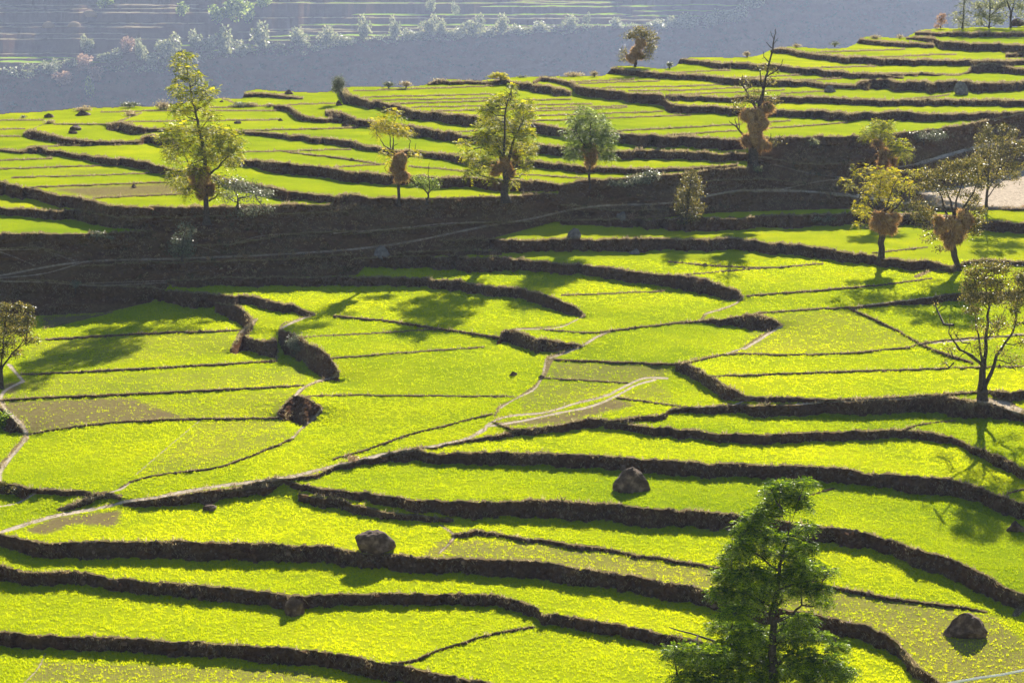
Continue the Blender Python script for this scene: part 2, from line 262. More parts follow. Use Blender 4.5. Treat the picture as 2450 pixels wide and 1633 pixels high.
# worn paths: "width | points"; light bare earth
PATHS = """
9|D 0,855 500,770 1200,742 1700,722 2352,680 E 450,640 1000,530 1300,480 1500,435 1700,400 2260,370 F 300,320 450,295 900,298 1200,318 1500,345
5|D 0,870 300,840 560,765
5|E 0,575 400,545 750,510 1000,500
5|F 750,285 1000,232 1170,212 1400,160 1650,115
16|F 1650,115 1850,58 2050,5 C 2200,945 2352,930 2600,900
6|F 700,120 900,170 1170,212
12|F 1000,303 1300,340 1700,390
4|D 1250,640 1450,700|4|D 2100,590 1750,590 1500,660|4|D 300,690 500,760|4|D 0,700 230,790
5|D 0,685 250,681|5|G 0,62 300,70 600,90 1100,72|4|D 600,905 1100,890
14|J 0,385 200,325 350,282 700,217 820,187 1000,162 1200,122 1400,88 1700,50 1870,30 H 0,1285 400,1195 600,1165 900,1095 990,1045
9|H 600,1165 900,1095 990,1045 1020,1010 1100,970 1200,950 1400,930 1600,870 1800,820 1900,770 2050,705 2200,705
9|H 1030,1020 1250,985 1480,935 1700,890 1850,830 2000,750 2120,715
10|G 60,615 150,720|10|G 150,725 20,800 0,850
11|G 0,860 30,900 90,960 150,1020 175,1085 120,1170 60,1240 0,1330 J 0,60
8|J 380,245 520,190 720,125 800,100 860,55|6|J 0,215 120,190 230,130
9|I 500,510 600,450 700,385 745,362|8|H 1430,570 1640,492 1740,430 1830,390|5|H 1210,382 1500,365 1600,320 1655,292|5|I 390,540 500,500
7|I 240,280 350,245 440,210 485,170|9|G 1600,400 1650,350 1690,320|8|G 1860,375 1950,330 2070,287|8|G 2240,690 2100,725 1990,780 1960,815|8|G 2130,905 2080,965 1990,1040 1940,1095
5|I 0,915 200,895 400,885 560,835|6|H 1400,580 1380,680 1330,770 1200,840 1100,900|4|I 1250,225 1600,185 1900,145|8|I 1650,477 2000,450 2352,412
4|C 2160,800 2352,750|5|K 700,340 790,410 700,520|4|J 300,1190 250,1290 160,1384|3|G 1330,978 1100,1170 890,1350
8|I 850,875 1300,848 1700,835|34|I 2100,862 2200,878 2300,915
"""
# bare or sparse crop: "crop amount | polygon"
SPARSE = """
.60|L 1020,760 1950,905 2150,935 2352,1100 2500,1500 1780,1384 1560,1150 1400,1040 950,920 270,770 K 2352,740 1500,600 560,545 700,430 850,430 1200,440 1800,520 2352,600 L 270,620
.62|J 250,1240 2000,1300 2300,1384 160,1384
.40|G 30,860 800,830 1050,860 1300,962 600,1005 200,1065 60,930
.12|G 30,740 350,715 440,760 400,800 50,815
.22|G 1000,930 1250,915 1290,960 1000,970
.78|G 150,700 2000,620 2050,740 50,835|.78|G 900,850 1950,780 1850,950 1200,960|.80|G 200,440 1550,400 1520,540 150,660
.30|G 260,300 740,270 290,370|.74|G 1330,990 1850,970 1930,1090 1400,1290 900,1350
.62|H 1450,600 2240,620 2190,700 1950,730 1400,700|.70|H 1230,830 1400,720 1930,745 1600,860 1450,920 1220,935
.35|H 1050,1000 1500,940 1850,835 2000,880 1500,1000 1050,1030|.72|H 1870,830 2150,720 2290,880
.40|D 300,280 1250,240 1250,310 620,338|.75|D 60,160 900,150 560,190
.78|I 560,280 1200,250 1640,470 1200,530 480,535
.30|J 150,380 360,290 800,240 780,350 500,330 300,400
.0|F 1700,330 2100,250 2352,140 2600,100 2600,430 2300,410 2100,410 1750,405
.55|L 1650,1380 1560,1200 1700,1300
"""
SLOPE = "D 640,382 950,407 1600,402 2352,375 E 300,347 1100,332 1480,318 1510,250 1900,212 2260,190 F 60,187 520,150 530,0 C 520,920 900,912 1300,900 1850,845 2200,790 2352,755 2900,640 F 2900,440 2300,420 2090,420 1900,430 1500,430 1250,415 1100,415 700,425 300,440 0,468 E 2050,482 1450,500 1000,622 900,700 250,735 150,850 D 2352,855 1150,885 G 1100,115 1000,200 700,270 280,290 0,300 -600,400 D -600,600 0,580 600,578 1000,562 800,540 580,500 500,440"
CREST = "A -900,790 -100,765 0,755 280,740 500,715 700,710 1050,700 1170,690 1480,650 1605,650 1622,610 1880,605 2170,605 B 0,590 70,580 200,575 600,560 630,545 700,530 1000,530 1060,525 1200,512 1700,500 1800,492 1840,450 2270,432 2290,390 2352,385 C 65,388 120,382 600,362 690,325 760,312 1240,290 1260,258 1580,243 1640,210 1700,195 2000,182 2300,178 2352,172 3200,130"
# bare crumbling edges and shoulders: "width | points"
EDGES = """
38|G 1690,320 1640,370 1590,410 1560,470|20|G 1850,390 1870,350 1960,320 2080,285|26|G 2240,660 2200,700 2100,730 2010,770 1960,820|22|G 2135,900 2100,950 2000,1040 1940,1095
15|H 1655,290 1580,330 1500,355 1300,372 1200,378 1130,395|22|H 1640,488 1740,430 1840,390|30|H 1640,490 1500,540 1430,570|46|H 1430,570 1410,620 1390,680|24|H 1380,700 1320,760 1200,840 1090,900 1060,960
20|I 490,160 460,200 350,250 250,275 220,310|20|I 745,360 600,430 500,500 400,540|15|I 60,605 130,585 250,560 400,545|44|G 0,870 90,960 170,1080 90,1190 0,1300
24|J 0,390 200,325 350,282 700,217 820,187 1000,162 1200,122 1400,88 1700,50 1870,30 H 0,1285 400,1195 600,1165 900,1095 990,1045|44|J 400,240 600,165 800,145|64|J 1500,110 1700,80 1850,60|22|K 700,340 790,410 700,520
70|I 1950,900 2080,855 2250,880 2330,930|44|L 1500,1110 1570,1200 1650,1290|54|L 2280,790 2352,850 2300,930|22|A 930,750 800,800 720,830|12|A 190,865 300,820|40|B 60,620 110,645 70,590|18|A 1480,655 1600,700
24|H 990,1045 1020,1010 1100,970 1200,950 1400,930 1600,870 1800,820|12|A 940,900 1000,860|14|B 1060,560 1110,535|16|C 140,410 260,400|14|C 860,370 960,345|16|I 1590,500 1650,475|30|F 1640,860 1750,820 1880,800
"""
FLATDIRT = "F 1640,305 1800,352 2000,392 2352,402 2900,420 2900,100 2352,140 2100,250 1900,268 1700,290"
LEDGES = "20|F 1685,114 1850,62 2050,8 C 2130,975|12|F 560,300 900,300 1100,312 1250,328"
# ------------------------------------------------------------------ terrain solve
SX, SY = 2.4, 1.6
X0, X1, Y0, Y1 = -260.0, 2710.0, 40.0, 1900.0
xs = np.arange(X0, X1, SX); ys = np.arange(Y0, Y1, SY)
NX, NY = len(xs), len(ys)

def vnoise(x, y, seed=0):
    """smooth 2-D value noise in 0..1"""
    x = np.asarray(x, float); y = np.asarray(y, float)
    xi = np.floor(x).astype(np.int64); yi = np.floor(y).astype(np.int64)
    fx = x - xi; fy = y - yi; fx = fx * fx * (3 - 2 * fx); fy = fy * fy * (3 - 2 * fy)
    def h(a, b):
        n = (a * 374761393 + b * 668265263 + seed * 1442695041) & 0xffffffff
        n = ((n ^ (n >> 13)) * 1274126177) & 0xffffffff
        return ((n ^ (n >> 16)) & 0xffff) / 65535.0
    return (h(xi, yi) * (1 - fx) + h(xi + 1, yi) * fx) * (1 - fy) + (h(xi, yi + 1) * (1 - fx) + h(xi + 1, yi + 1) * fx) * fy
def fbm(x, y, seed=0, o=3):
    s = 0; a = 1; t = 0
    for k in range(o): s = s + a * vnoise(x * 2**k, y * 2**k, seed + k); t += a; a *= 0.55
    return s / t

def smooth_line(p, step=6.0, extend=True):
    """Catmull-Rom through traced points; runs that reach the picture's edge carry on past it"""
    p = p.copy()
    if extend:
        if abs(p[0, 0]) < 12: p = np.vstack([p[0] + [-400, 0, 0] - [0, (p[1, 1] - p[0, 1]) * 2, 0], p])
        if p[-1, 0] > W - 12: p = np.vstack([p, p[-1] + [400, (p[-1, 1] - p[-2, 1]) * 2, 0]])
    q = np.vstack([2 * p[0] - p[1], p, 2 * p[-1] - p[-2]]); out = []
    for i in range(1, len(q) - 2):
        a, b, c, d = q[i - 1], q[i], q[i + 1], q[i + 2]
        L_ = np.hypot(*(c - b)[:2]); n = max(2, int(L_ / step))
        # chord-length (non-overshooting) tangents
        la = max(np.hypot(*(b - a)[:2]), 1e-3); lc = max(np.hypot(*(d - c)[:2]), 1e-3)
        m0 = ((b - a) / la + (c - b) / max(L_, 1e-3)) * 0.5 * L_; m1 = ((c - b) / max(L_, 1e-3) + (d - c) / lc) * 0.5 * L_
        t = np.linspace(0, 1, n, endpoint=False)[:, None]
        out.append((2*t**3 - 3*t**2 + 1) * b + (t**3 - 2*t**2 + t) * m0 + (-2*t**3 + 3*t**2) * c + (t**3 - t**2) * m1)
    out.append(q[-2][None]); return np.vstack(out)

def fill_poly(pts):
    """boolean grid, even-odd fill"""
    m = np.zeros((NY, NX), bool); x = pts[:, 0]; y = pts[:, 1]; n = len(x)
    for j in range(NY):
        yy = ys[j]; c = []
        for i in range(n):
            y0, y1 = y[i], y[(i + 1) % n]
            if (y0 <= yy) != (y1 <= yy): c.append(x[i] + (yy - y0) / (y1 - y0) * (x[(i + 1) % n] - x[i]))
        c.sort()
        for a, b in zip(c[::2], c[1::2]):
            m[j, max(0, int(math.ceil((a - X0) / SX))):max(0, int(math.floor((b - X0) / SX)) + 1)] = True
    return m

wall = np.zeros((NY, NX), bool); cov = np.zeros((NY, NX)); lip = np.zeros((NY, NX), np.float32)
def sweep(line, factor, seed, lipw, rag):
    """the face of a bank: every lip point swept straight down by the bank's height"""
    p = smooth_line(line)
    s = np.concatenate([[0], np.cumsum(np.hypot(np.diff(p[:, 0]), np.diff(p[:, 1])))])
    big = np.minimum(p[:, 2], 30)
    p[:, 1] += rag * ((fbm(s / 26.0, s * 0 + seed, seed) - 0.5) * (2.2 + 0.34 * big) + (fbm(s / 7.0, s * 0, seed + 5) - 0.5) * (1.4 + 0.20 * big))
    p[:, 2] *= factor * (0.80 + 0.26 * vnoise(s / 60.0, s * 0 + seed, seed + 9) + 0.16 * vnoise(s / 12.0, s * 0 + seed, seed + 19))
    for a, b in zip(p[:-1], p[1:]):
        i0 = int(math.floor((min(a[0], b[0]) - X0) / SX)); i1 = int(math.ceil((max(a[0], b[0]) - X0) / SX))
        for i in range(max(i0, 0), min(i1 + 1, NX)):
            x = X0 + i * SX; dx = b[0] - a[0]
            f = 0.5 if abs(dx) < 0.5 else min(1, max(0, (x - a[0]) / dx))
            yt = a[1] + f * (b[1] - a[1]); t = a[2] + f * (b[2] - a[2])
            if abs(dx) < 0.5: yt = min(a[1], b[1]); t = t + abs(b[1] - a[1])
            j0 = int(round((yt - Y0) / SY)); j1 = max(j0 + 1, int(round((yt + t - Y0) / SY)))
            if j1 <= 0 or j0 >= NY: continue
            ja, jb = max(j0 - 1, 0), min(j1 + 2, NY)
            if jb > ja:
                e = (np.arange(ja, jb)) ; a0 = (yt - Y0) / SY; a1 = a0 + max(t, 1.0) / SY
                cov[ja:jb, i] = np.maximum(cov[ja:jb, i], np.clip(np.minimum(e + 1, a1) - np.maximum(e, a0), 0, 1))
            wall[max(j0, 0):min(j1, NY), i] = True
            k = max(1, int(round(lipw * (0.5 + vnoise(x / 9.0, seed * 7.1, 3)) / SY)))
            lip[max(j0 - k, 0):max(min(j0, NY), 0), i] = 1.0
for k, s in enumerate(q for q in BANKS.strip().split('\n') if q):
    sweep(parse(s), 0.74, k + 1, 3.2, 0.72)
nb = 0
for s in BUNDS.replace('\n', '|').split('|'):
    if s.strip(): nb += 1; sweep(parse(s), 0.62, 100 + nb, 1.6, 0.5)
slope = fill_poly(parse(SLOPE)[:, :2])
dirt = fill_poly(parse(FLATDIRT)[:, :2]) & slope

path = np.zeros((NY, NX), np.float32)
GX, GY = np.meshgrid(xs, ys)
for ln in PATHS.strip().split('\n'):
    parts = ln.split('|')
    for w_, s in zip(parts[::2], parts[1::2]):
        p = smooth_line(parse(s), 4.0)
        r0 = float(w_) * 0.5
        for k, q in enumerate(p):
            r = r0 * (0.75 + 0.5 * vnoise(k / 5.0, r0, 31)); ry = max(r * 0.5, 1.0)
            i0 = int((q[0] - r - X0) / SX); i1 = int((q[0] + r - X0) / SX) + 2
            j0 = int((q[1] - ry - Y0) / SY); j1 = int((q[1] + ry - Y0) / SY) + 2
            if i0 < 0 or j0 < 0 or i1 > NX or j1 > NY: continue
            d = ((GX[j0:j1, i0:i1] - q[0]) / r) ** 2 + ((GY[j0:j1, i0:i1] - q[1]) / ry) ** 2
            path[j0:j1, i0:i1] = np.maximum(path[j0:j1, i0:i1], np.clip(1.6 - 1.2 * d, 0, 1))
def stroke(dst, p, w_, flat_=0.5):
    r0 = w_ * 0.5
    for k, q in enumerate(p):
        r = r0 * (0.65 + 0.7 * vnoise(k / 4.0, r0 + p[0, 0], 37)); ry = max(r * flat_, 1.0)
        i0 = int((q[0] - r - X0) / SX); i1 = int((q[0] + r - X0) / SX) + 2
        j0 = int((q[1] - ry - Y0) / SY); j1 = int((q[1] + ry - Y0) / SY) + 2
        if i0 < 0 or j0 < 0 or i1 > NX or j1 > NY: continue
        d = ((GX[j0:j1, i0:i1] - q[0]) / r) ** 2 + ((GY[j0:j1, i0:i1] - q[1]) / ry) ** 2
        dst[j0:j1, i0:i1] = np.maximum(dst[j0:j1, i0:i1], np.clip(2.2 - 2.0 * d, 0, 1))
edge = np.zeros((NY, NX), np.float32)
for ln in EDGES.strip().split('\n'):
    parts = ln.split('|')
    for w_, s in zip(parts[::2], parts[1::2]): stroke(edge, smooth_line(parse(s), 4.0), float(w_) / TS, 0.6)
ledge = np.zeros((NY, NX), np.float32); parts = LEDGES.split('|')
for w_, s in zip(parts[::2], parts[1::2]): stroke(ledge, smooth_line(parse(s), 4.0), float(w_) / TS, 0.5)
dirt = dirt | ((ledge > .5) & slope); slope = slope & ~dirt
crop = np.full((NY, NX), 1.0, np.float32)
for ln in SPARSE.strip().split('\n'):
    parts = ln.split('|')
    for v, s in zip(parts[::2], parts[1::2]): crop[fill_poly(parse(s)[:, :2])] = float(v)
def blur(a, ry, rx):
    for ax, r in ((0, ry), (1, rx)):
        if r < 1: continue
        k = np.ones(2 * r + 1) / (2 * r + 1)
        c = np.cumsum(np.concatenate([np.repeat(np.take(a, [0], ax), r + 1, ax), a, np.repeat(np.take(a, [-1], ax), r, ax)], ax), ax, dtype=np.float64)
        n = a.shape[ax]
        a = ((np.take(c, range(2 * r + 1, 2 * r + 1 + n), ax) - np.take(c, range(0, n), ax)) / (2 * r + 1)).astype(np.float32)
    return a
crop = blur(crop, 3, 5)

# heights: fields lie level, faces of banks stand steep, the big bank slopes; distances follow
vv = (ys - H / 2) / FPX
def kt(deg):
    t = math.radians(deg); return np.log(np.clip((sinP + vv * cosP) * math.cos(t) + (cosP - vv * sinP) * math.sin(t), 1e-4, None))
kf, kw, ks = kt(0.0), kt(74.0), kt(31.0)
kf1 = kt(0.8)           # far fields lean a touch towards the lens
cw = cov[:-1]; tgt = np.where(slope[:-1], (ks[1:] - ks[:-1])[:, None], (kf1[1:] - kf1[:-1])[:, None]) * (1 - cw) + (kw[1:] - kw[:-1])[:, None] * cw
G = np.zeros((NY, NX)); G[:-1] = np.cumsum(tgt[::-1], 0)[::-1]
cp = smooth_line(parse(CREST), 4.0, False)
crest_y = np.interp(xs, cp[:, 0], cp[:, 1]) + (fbm(xs / 30.0, xs * 0, 77) - 0.5) * 4
valid = ys[:, None] >= crest_y[None, :]
wx = np.where(wall, 0.01, np.where(slope, 0.25, 1.0)) * np.where(valid, 1, 0.02); wy = np.where(wall | slope, 0.6, 0.12) * np.where(valid, 1, 0.02)
B = 5
ny, nx = NY // B, NX // B
def agg(a): return a[:ny * B, :nx * B].reshape(ny, B, nx, B).mean((1, 3))
Gx = np.diff(G, axis=1, append=G[:, -1:]); wxa = agg(wx); gxa = agg(Gx * wx) / wxa * B; wya = agg(wy)
WX = 0.5 * (wxa[:, 1:] + wxa[:, :-1]); TX = -0.5 * (gxa[:, 1:] + gxa[:, :-1]); WY = np.minimum(wya[1:], 9) * 0.5 + wya[:-1] * 0.5
def At(ex, ey):
    r = np.zeros((ny, nx)); r[:, 1:] += ex; r[:, :-1] -= ex; r[1:] += ey; r[:-1] -= ey; return r
def Aop(c): return At(WX * (c[:, 1:] - c[:, :-1]), WY * (c[1:] - c[:-1])) + 1e-7 * c
b = At(WX * TX, np.zeros_like(WY)); dg = At(-0 * WX, 0 * WY) + 1e-7
dg[:, 1:] += WX; dg[:, :-1] += WX; dg[1:] += WY; dg[:-1] += WY
c = np.zeros((ny, nx)); r = b - Aop(c); z = r / dg; p = z.copy(); rz = (r * z).sum()
for it in range(1400):
    Ap = Aop(p); al = rz / (p * Ap).sum(); c += al * p; r -= al * Ap; z = r / dg; rz2 = (r * z).sum()
    if rz2 < 1e-12: break
    p = z + rz2 / rz * p; rz = rz2
def upsample(c):
    fy = np.clip((np.arange(NY) - (B - 1) / 2) / B, 0, ny - 1.001); fx = np.clip((np.arange(NX) - (B - 1) / 2) / B, 0, nx - 1.001)
    iy = fy.astype(int); ix = fx.astype(int); ty = (fy - iy)[:, None]; tx = fx - ix
    a = c[iy] * (1 - ty) + c[iy + 1] * ty
    return a[:, ix] * (1 - tx) + a[:, ix + 1] * tx
c = upsample(c)
TXf = -(G[:, 1:] - G[:, :-1]); WXf = np.minimum(wx[:, 1:], wx[:, :-1]); WYf = 0.5 * (wy[1:] + wy[:-1])
def Atf(ex, ey):
    r = np.zeros((NY, NX)); r[:, 1:] += ex; r[:, :-1] -= ex; r[1:] += ey; r[:-1] -= ey; return r
def Aof(c): return Atf(WXf * (c[:, 1:] - c[:, :-1]), WYf * (c[1:] - c[:-1]))
dg = np.full((NY, NX), 1e-9); dg[:, 1:] += WXf; dg[:, :-1] += WXf; dg[1:] += WYf; dg[:-1] += WYf
r = Atf(WXf * TXf, np.zeros_like(WYf)) - Aof(c); z = r / dg; p = z.copy(); rz = (r * z).sum()
for it in range(130):
    Ap = Aof(p); al = rz / (p * Ap).sum(); c += al * p; r -= al * Ap; z = r / dg; rz2 = (r * z).sum(); p = z + rz2 / rz * p; rz = rz2
LZ = G + c
jr, ir = int((1560 - Y0) / SY), int((1225 - X0) / SX)
LZ += math.log(123.0) - LZ[jr, ir]
Z = np.exp(LZ)
# stones, tufts and slumps: real relief on the faces and a little on the slope
Pw = unproject(GX, GY, Z)
rel = (fbm(Pw[..., 0] * 1.6, Pw[..., 2] * 2.4 + Pw[..., 1] * 0.3, 11, 4) - 0.5)
rel3 = (fbm(Pw[..., 0] * 4.5, Pw[..., 2] * 5.5, 41, 3) - 0.5)
rel2 = (fbm(Pw[..., 0] * 0.35, Pw[..., 1] * 0.35, 21, 4) - 0.5)
Z = Z + np.where(wall, rel * 0.75 + rel3 * 0.35, 0) + np.where(slope & ~wall, rel2 * 1.0 + rel * 0.25 + 1.3 * (fbm(Pw[..., 2] * 1.5 + rel2 * 2.2, Pw[..., 0] * .06, 45, 3) - .5), 0)
P = unproject(GX, GY, Z)

# beyond the crest the hill turns over and drops into the valley
jc = np.argmax(valid, axis=0)
for i in range(NX):
    j = jc[i]; n = j
    if n == 0: continue
    e = (np.arange(1, n + 1)) * 0.35; q = P[j, i]
    e = np.minimum(e, 8) + np.maximum(e - 8, 0) * 2.5
    P[:j, i, 0] = (q[0] + e * q[0] / q[1])[::-1]; P[:j, i, 1] = (q[1] + e)[::-1]
    P[:j, i, 2] = (q[2] - 0.04 * e - 0.62 * np.maximum(e - 1.5, 0))[::-1]
# the hillside carries on well past what the lens takes in
nl = np.clip((-160 - xs) / SX, 0, None); nr = np.clip((xs - 2610) / SX, 0, None); nd = np.clip((ys - 1810) / SY, 0, None)
P[..., 0] += (.035 * nr ** 2 - .035 * nl ** 2)[None, :]; P[..., 1] -= (.016 * nd ** 2)[:, None]
def depth_at(px, py):
    j = int(round((py - Y0) / SY)); i = int(round((px - X0) / SX))
    j = min(max(j, jc[min(max(i, 0), NX - 1)] + 1), NY - 1); i = min(max(i, 0), NX - 1)
    return float(Z[j, i])
def ground(px, py):
    return Vector(unproject(px, py, depth_at(px, py)))

wallf = wall.astype(np.float32)
turf = np.clip(lip + 0.0, 0, 1)
turf = np.maximum(turf, np.where(wall, 0.35 * fbm(GX / 40, GY / 30, 5), 0)); turf = np.where(slope, np.maximum(turf, 0.5 * fbm(GX / 60, GY / 16, 8)), turf).astype(np.float32)
turf = np.maximum(turf, edge * (.4 + .6 * fbm(GX / 12, GY / 8, 13)))
# plots: connected runs of crop between banks and ridges each get their own hue and growth
open_ = (~wall) & (~slope) & (path < .4) & valid & (edge < .5)
par = [0]
def find(a):
    while par[a] != a: par[a] = par[par[a]]; a = par[a]
    return a
lab = np.zeros((NY, NX), np.int32); prev = []
for j in range(NY):
    r_ = np.flatnonzero(np.diff(np.concatenate([[0], open_[j].astype(np.int8), [0]]))); cur = []
    for a, b_ in zip(r_[::2], r_[1::2]):
        k = 0
        for pa, pb, pl in prev:
            if pa < b_ and pb > a:
                q = find(pl)
                if not k: k = q
                elif q != k: par[q] = k
        if not k: k = len(par); par.append(k)
        cur.append((a, b_, k)); lab[j, a:b_] = k
    prev = cur
roots = np.array([find(k) for k in range(len(par))]); rt = np.random.default_rng(23).uniform(0, 1, len(par))
tint = np.where(lab > 0, rt[roots[lab]], .5); tint = np.clip(.30 + .55 * blur(tint.astype(np.float32), 2, 3) + .8 * (fbm(Pw[..., 0] / 9, Pw[..., 1] / 9, 29) - .5), 0, 1).astype(np.float32)
cropv = np.where(wall | slope, 0, crop) * (1 - np.clip(lip, 0, 1) * 0.75) * (1 - np.clip(edge, 0, 1) * .9) * (1 - np.clip(path, 0, 1))
cropv = np.where(valid & ~dirt, cropv, 0).astype(np.float32)
pathv = np.clip(path, 0, 1) * np.where(wall & ~slope, 0.3, 1) * np.where(slope & (GX < 2050), 0.5, 1)  # tracks on the slope toned down: its shade is put into their colour
bare = fill_poly(parse(SPARSE.split('.0|')[1].split('\n')[0])[:, :2]); pathv = np.maximum(pathv, blur(dirt.astype(np.float32), 1, 2)); pathv = np.maximum(pathv, blur(bare.astype(np.float32), 2, 4) * 0.8).astype(np.float32)

def mesh_obj(name, verts, faces, material, attrs=None, parent=None, smooth=False):
    """numpy verts (n,3), faces (m,3 or 4)"""
    me = bpy.data.meshes.new(name); n, m, k = len(verts), len(faces), faces.shape[1]
    me.vertices.add(n); me.vertices.foreach_set('co', np.ascontiguousarray(verts, np.float32).ravel())
    me.loops.add(m * k); me.loops.foreach_set('vertex_index', np.ascontiguousarray(faces, np.int32).ravel())
    me.polygons.add(m); me.polygons.foreach_set('loop_start', np.arange(0, m * k, k, dtype=np.int32))
    me.polygons.foreach_set('loop_total', np.full(m, k, np.int32))
    me.polygons.foreach_set('use_smooth', np.full(m, smooth, bool))
    for nm, a in (attrs or {}).items():
        at_ = me.attributes.new(nm, 'FLOAT', 'POINT'); at_.data.foreach_set('value', np.ascontiguousarray(a, np.float32).ravel())
    me.update(calc_edges=True); me.materials.append(material)
    o = bpy.data.objects.new(name, me); COL.objects.link(o)
    if parent is not None: o.parent = parent
    return o

idx = np.arange(NY * NX).reshape(NY, NX)
quads = np.stack([idx[1:, :-1], idx[1:, 1:], idx[:-1, 1:], idx[:-1, :-1]], -1)
kind = np.where(pathv > 0.24, 2, np.where(wall | slope, 1, 0))[:-1, :-1]
kind = np.where(valid[:-1, :-1], kind, 3)
def terrain_piece(name, k):
    f = quads[kind == k]; u, inv = np.unique(f, return_inverse=True)
    o = mesh_obj(name, P.reshape(-1, 3)[u], inv.reshape(-1, 4), M['ground'],
                 dict(crop=cropv.ravel()[u], turf=turf.ravel()[u], path=pathv.ravel()[u], tint=tint.ravel()[u]))
    return tag(o, kind='structure')
terrain_piece('crop_fields', 0); terrain_piece('terrace_banks', 1); terrain_piece('dirt_path', 2); terrain_piece('valley_slope', 3)
_dbg = ('Z crest', [round(depth_at(x, crest_y[int((x - X0) / SX)] + 3)) for x in (100, 600, 1200, 1800, 2300)], 'mid', round(depth_at(1225, 700)), 'z', [round(float(ground(x, y).z), 1) for x, y in ((100, 1600), (1200, 1600), (2300, 1600), (1200, 1200), (300, 1000), (1200, 900), (2000, 800), (1200, 700), (1200, 430), (1200, 230), (300, 300), (2200, 100))])
# ------------------------------------------------------------------ far side of the valley
FXS = np.arange(-420, 2900, 7.0); FYS = np.arange(-300, 345, 1.3); FNX, FNY = len(FXS), len(FYS)
BROW = np.array([tp(*q)[:2] for q in (('A', -900, 470), ('A', 0, 455), ('A', 180, 455), ('A', 500, 400), ('A', 700, 440), ('A', 1050, 425), ('A', 1350, 385), ('A', 1700, 345), ('A', 2352, 290),
                 ('B', 500, 250), ('B', 900, 235), ('B', 1300, 205), ('B', 1900, 180), ('B', 2352, 160), ('C', 230, 165), ('C', 420, 110), ('C', 560, 40), ('C', 650, -40), ('C', 760, -200), ('C', 900, -500), ('C', 4000, -900))])
def brow(x): return np.interp(x, BROW[:, 0], BROW[:, 1]) + (fbm(np.asarray(x) / 45.0, np.asarray(x) * 0, 51) - 0.5) * 9
fv = (FYS - H / 2) / FPX; by = brow(FXS)
FLINES = [(150, -200, 260, 4, .9), (139, -400, 200, 3, 1.0), (122, 470, 700, 3, .8), (111, 400, 640, 3, 1.0), (97, 540, 760, 2, .7), (87, 640, 985, 3, 1.0), (82, -400, 330, 2, .15), (71, 640, 860, 2, .4), (61, 700, 1720, 3, 1.0), (68, 950, 1300, 2, .4), (66, -400, 400, 2, .15),
          (49, 1440, 1740, 2, .4), (40, 1500, 1740, 2.6, .8), (36, 820, 1520, 3, 1.0), (27, 1500, 1780, 2.6, .9), (31, -300, 600, 2, .2), (16, 1150, 1560, 2.6, .9), (14, 1480, 1820, 2.4, .9), (8, 520, 1500, 2.4, .6), (4, 1210, 1500, 2, .5), (-4, 300, 1800, 3, .7), (14, -300, 500, 2, .2), (-16, -400, 1800, 3, .7), (-30, -400, 1700, 3, .7), (-45, -400, 1700, 3, .7), (-62, -400, 1700, 3, .7)] + [(y_, -400, 520, 1.5, .25) for y_ in (22, 56, 94, 128)] + [(y_, 560, 1500, 1.4, .3) for y_ in (-10, 44, 76)]
flat = np.zeros((FNY, FNX)); green = np.zeros((FNY, FNX), np.float32)
for k, (y0, xa, xb, th, gr) in enumerate(FLINES):
    yl = y0 + (fbm(FXS / 120.0, FXS * 0 + k, 61) - 0.5) * 5 + (fbm(FXS / 22.0, FXS * 0 + k, 67) - 0.5) * 2.5
    w_ = np.clip((FXS - xa) / 50.0, 0, 1) * np.clip((xb - FXS) / 50.0, 0, 1)
    tt = th * w_ * (0.55 + 0.9 * vnoise(FXS / 35.0, FXS * 0 + k, 63))
    jj = (yl[None, :] - FYS[:, None] + 0.01); inside = (jj >= 0) & (jj < tt[None, :] + 0.01) & (FYS[:, None] < by[None, :] - 3) & (w_[None, :] > .05)
    flat = np.where(inside, 1, flat); green = np.where(inside, gr, green)
above = FYS[:, None] < by[None, :]
def fk(deg):
    t = np.radians(deg); return np.log(np.clip((sinP + fv[:, None] * cosP) * np.cos(t) + (cosP - fv[:, None] * sinP) * np.sin(t), 2e-4, None))
tl = np.where(flat > 0, 1.5, np.where(above, 38.0, 34.0)) + 0 * by[None, :]
K0 = fk(tl); v1 = fv.copy(); fv_s = fv; 
fv = np.append(fv_s[1:], fv_s[-1]); K1 = fk(tl); fv = fv_s
dL = (K1 - K0); dL[-1] = 0
# the undulation of the hill, then the distance
base = 1980 + 420 * np.clip((FXS - 300) / 2200.0, 0, 1.3) + (fbm(FXS / 420.0, FXS * 0, 71) - 0.5) * 120
FL = np.cumsum(dL[::-1], 0)[::-1]; FL = blur(FL.astype(np.float32), 0, 2)
FZ = base[None, :] * np.exp(FL)
FGX, FGY = np.meshgrid(FXS, FYS)
Pf = unproject(FGX, FGY, FZ)
gul = (fbm(Pf[..., 0] / 38.0, Pf[..., 2] / 60.0, 81, 4) - 0.5) * 26 + (fbm(Pf[..., 0] / 7.0, Pf[..., 2] / 5.0, 91, 3) - 0.5) * 5
FZ = FZ + gul * np.where(flat > 0, 0.0, np.where(above & (FGX < 1750), 0.12, 1.0)); Pf = unproject(FGX, FGY, FZ)
fi = np.arange(FNY * FNX).reshape(FNY, FNX)
fq = np.stack([fi[1:, :-1], fi[1:, 1:], fi[:-1, 1:], fi[:-1, :-1]], -1).reshape(-1, 4)
o = mesh_obj('far_hillside', Pf.reshape(-1, 3), fq, M['ground'], dict(crop=green * 1.3, turf=np.where(flat > 0, 1.0, 0.35 * fbm(FGX / 60, FGY / 14, 3)), path=np.where((flat > 0) & (green < .45), .22, 0.0)))
tag(o, kind='structure')
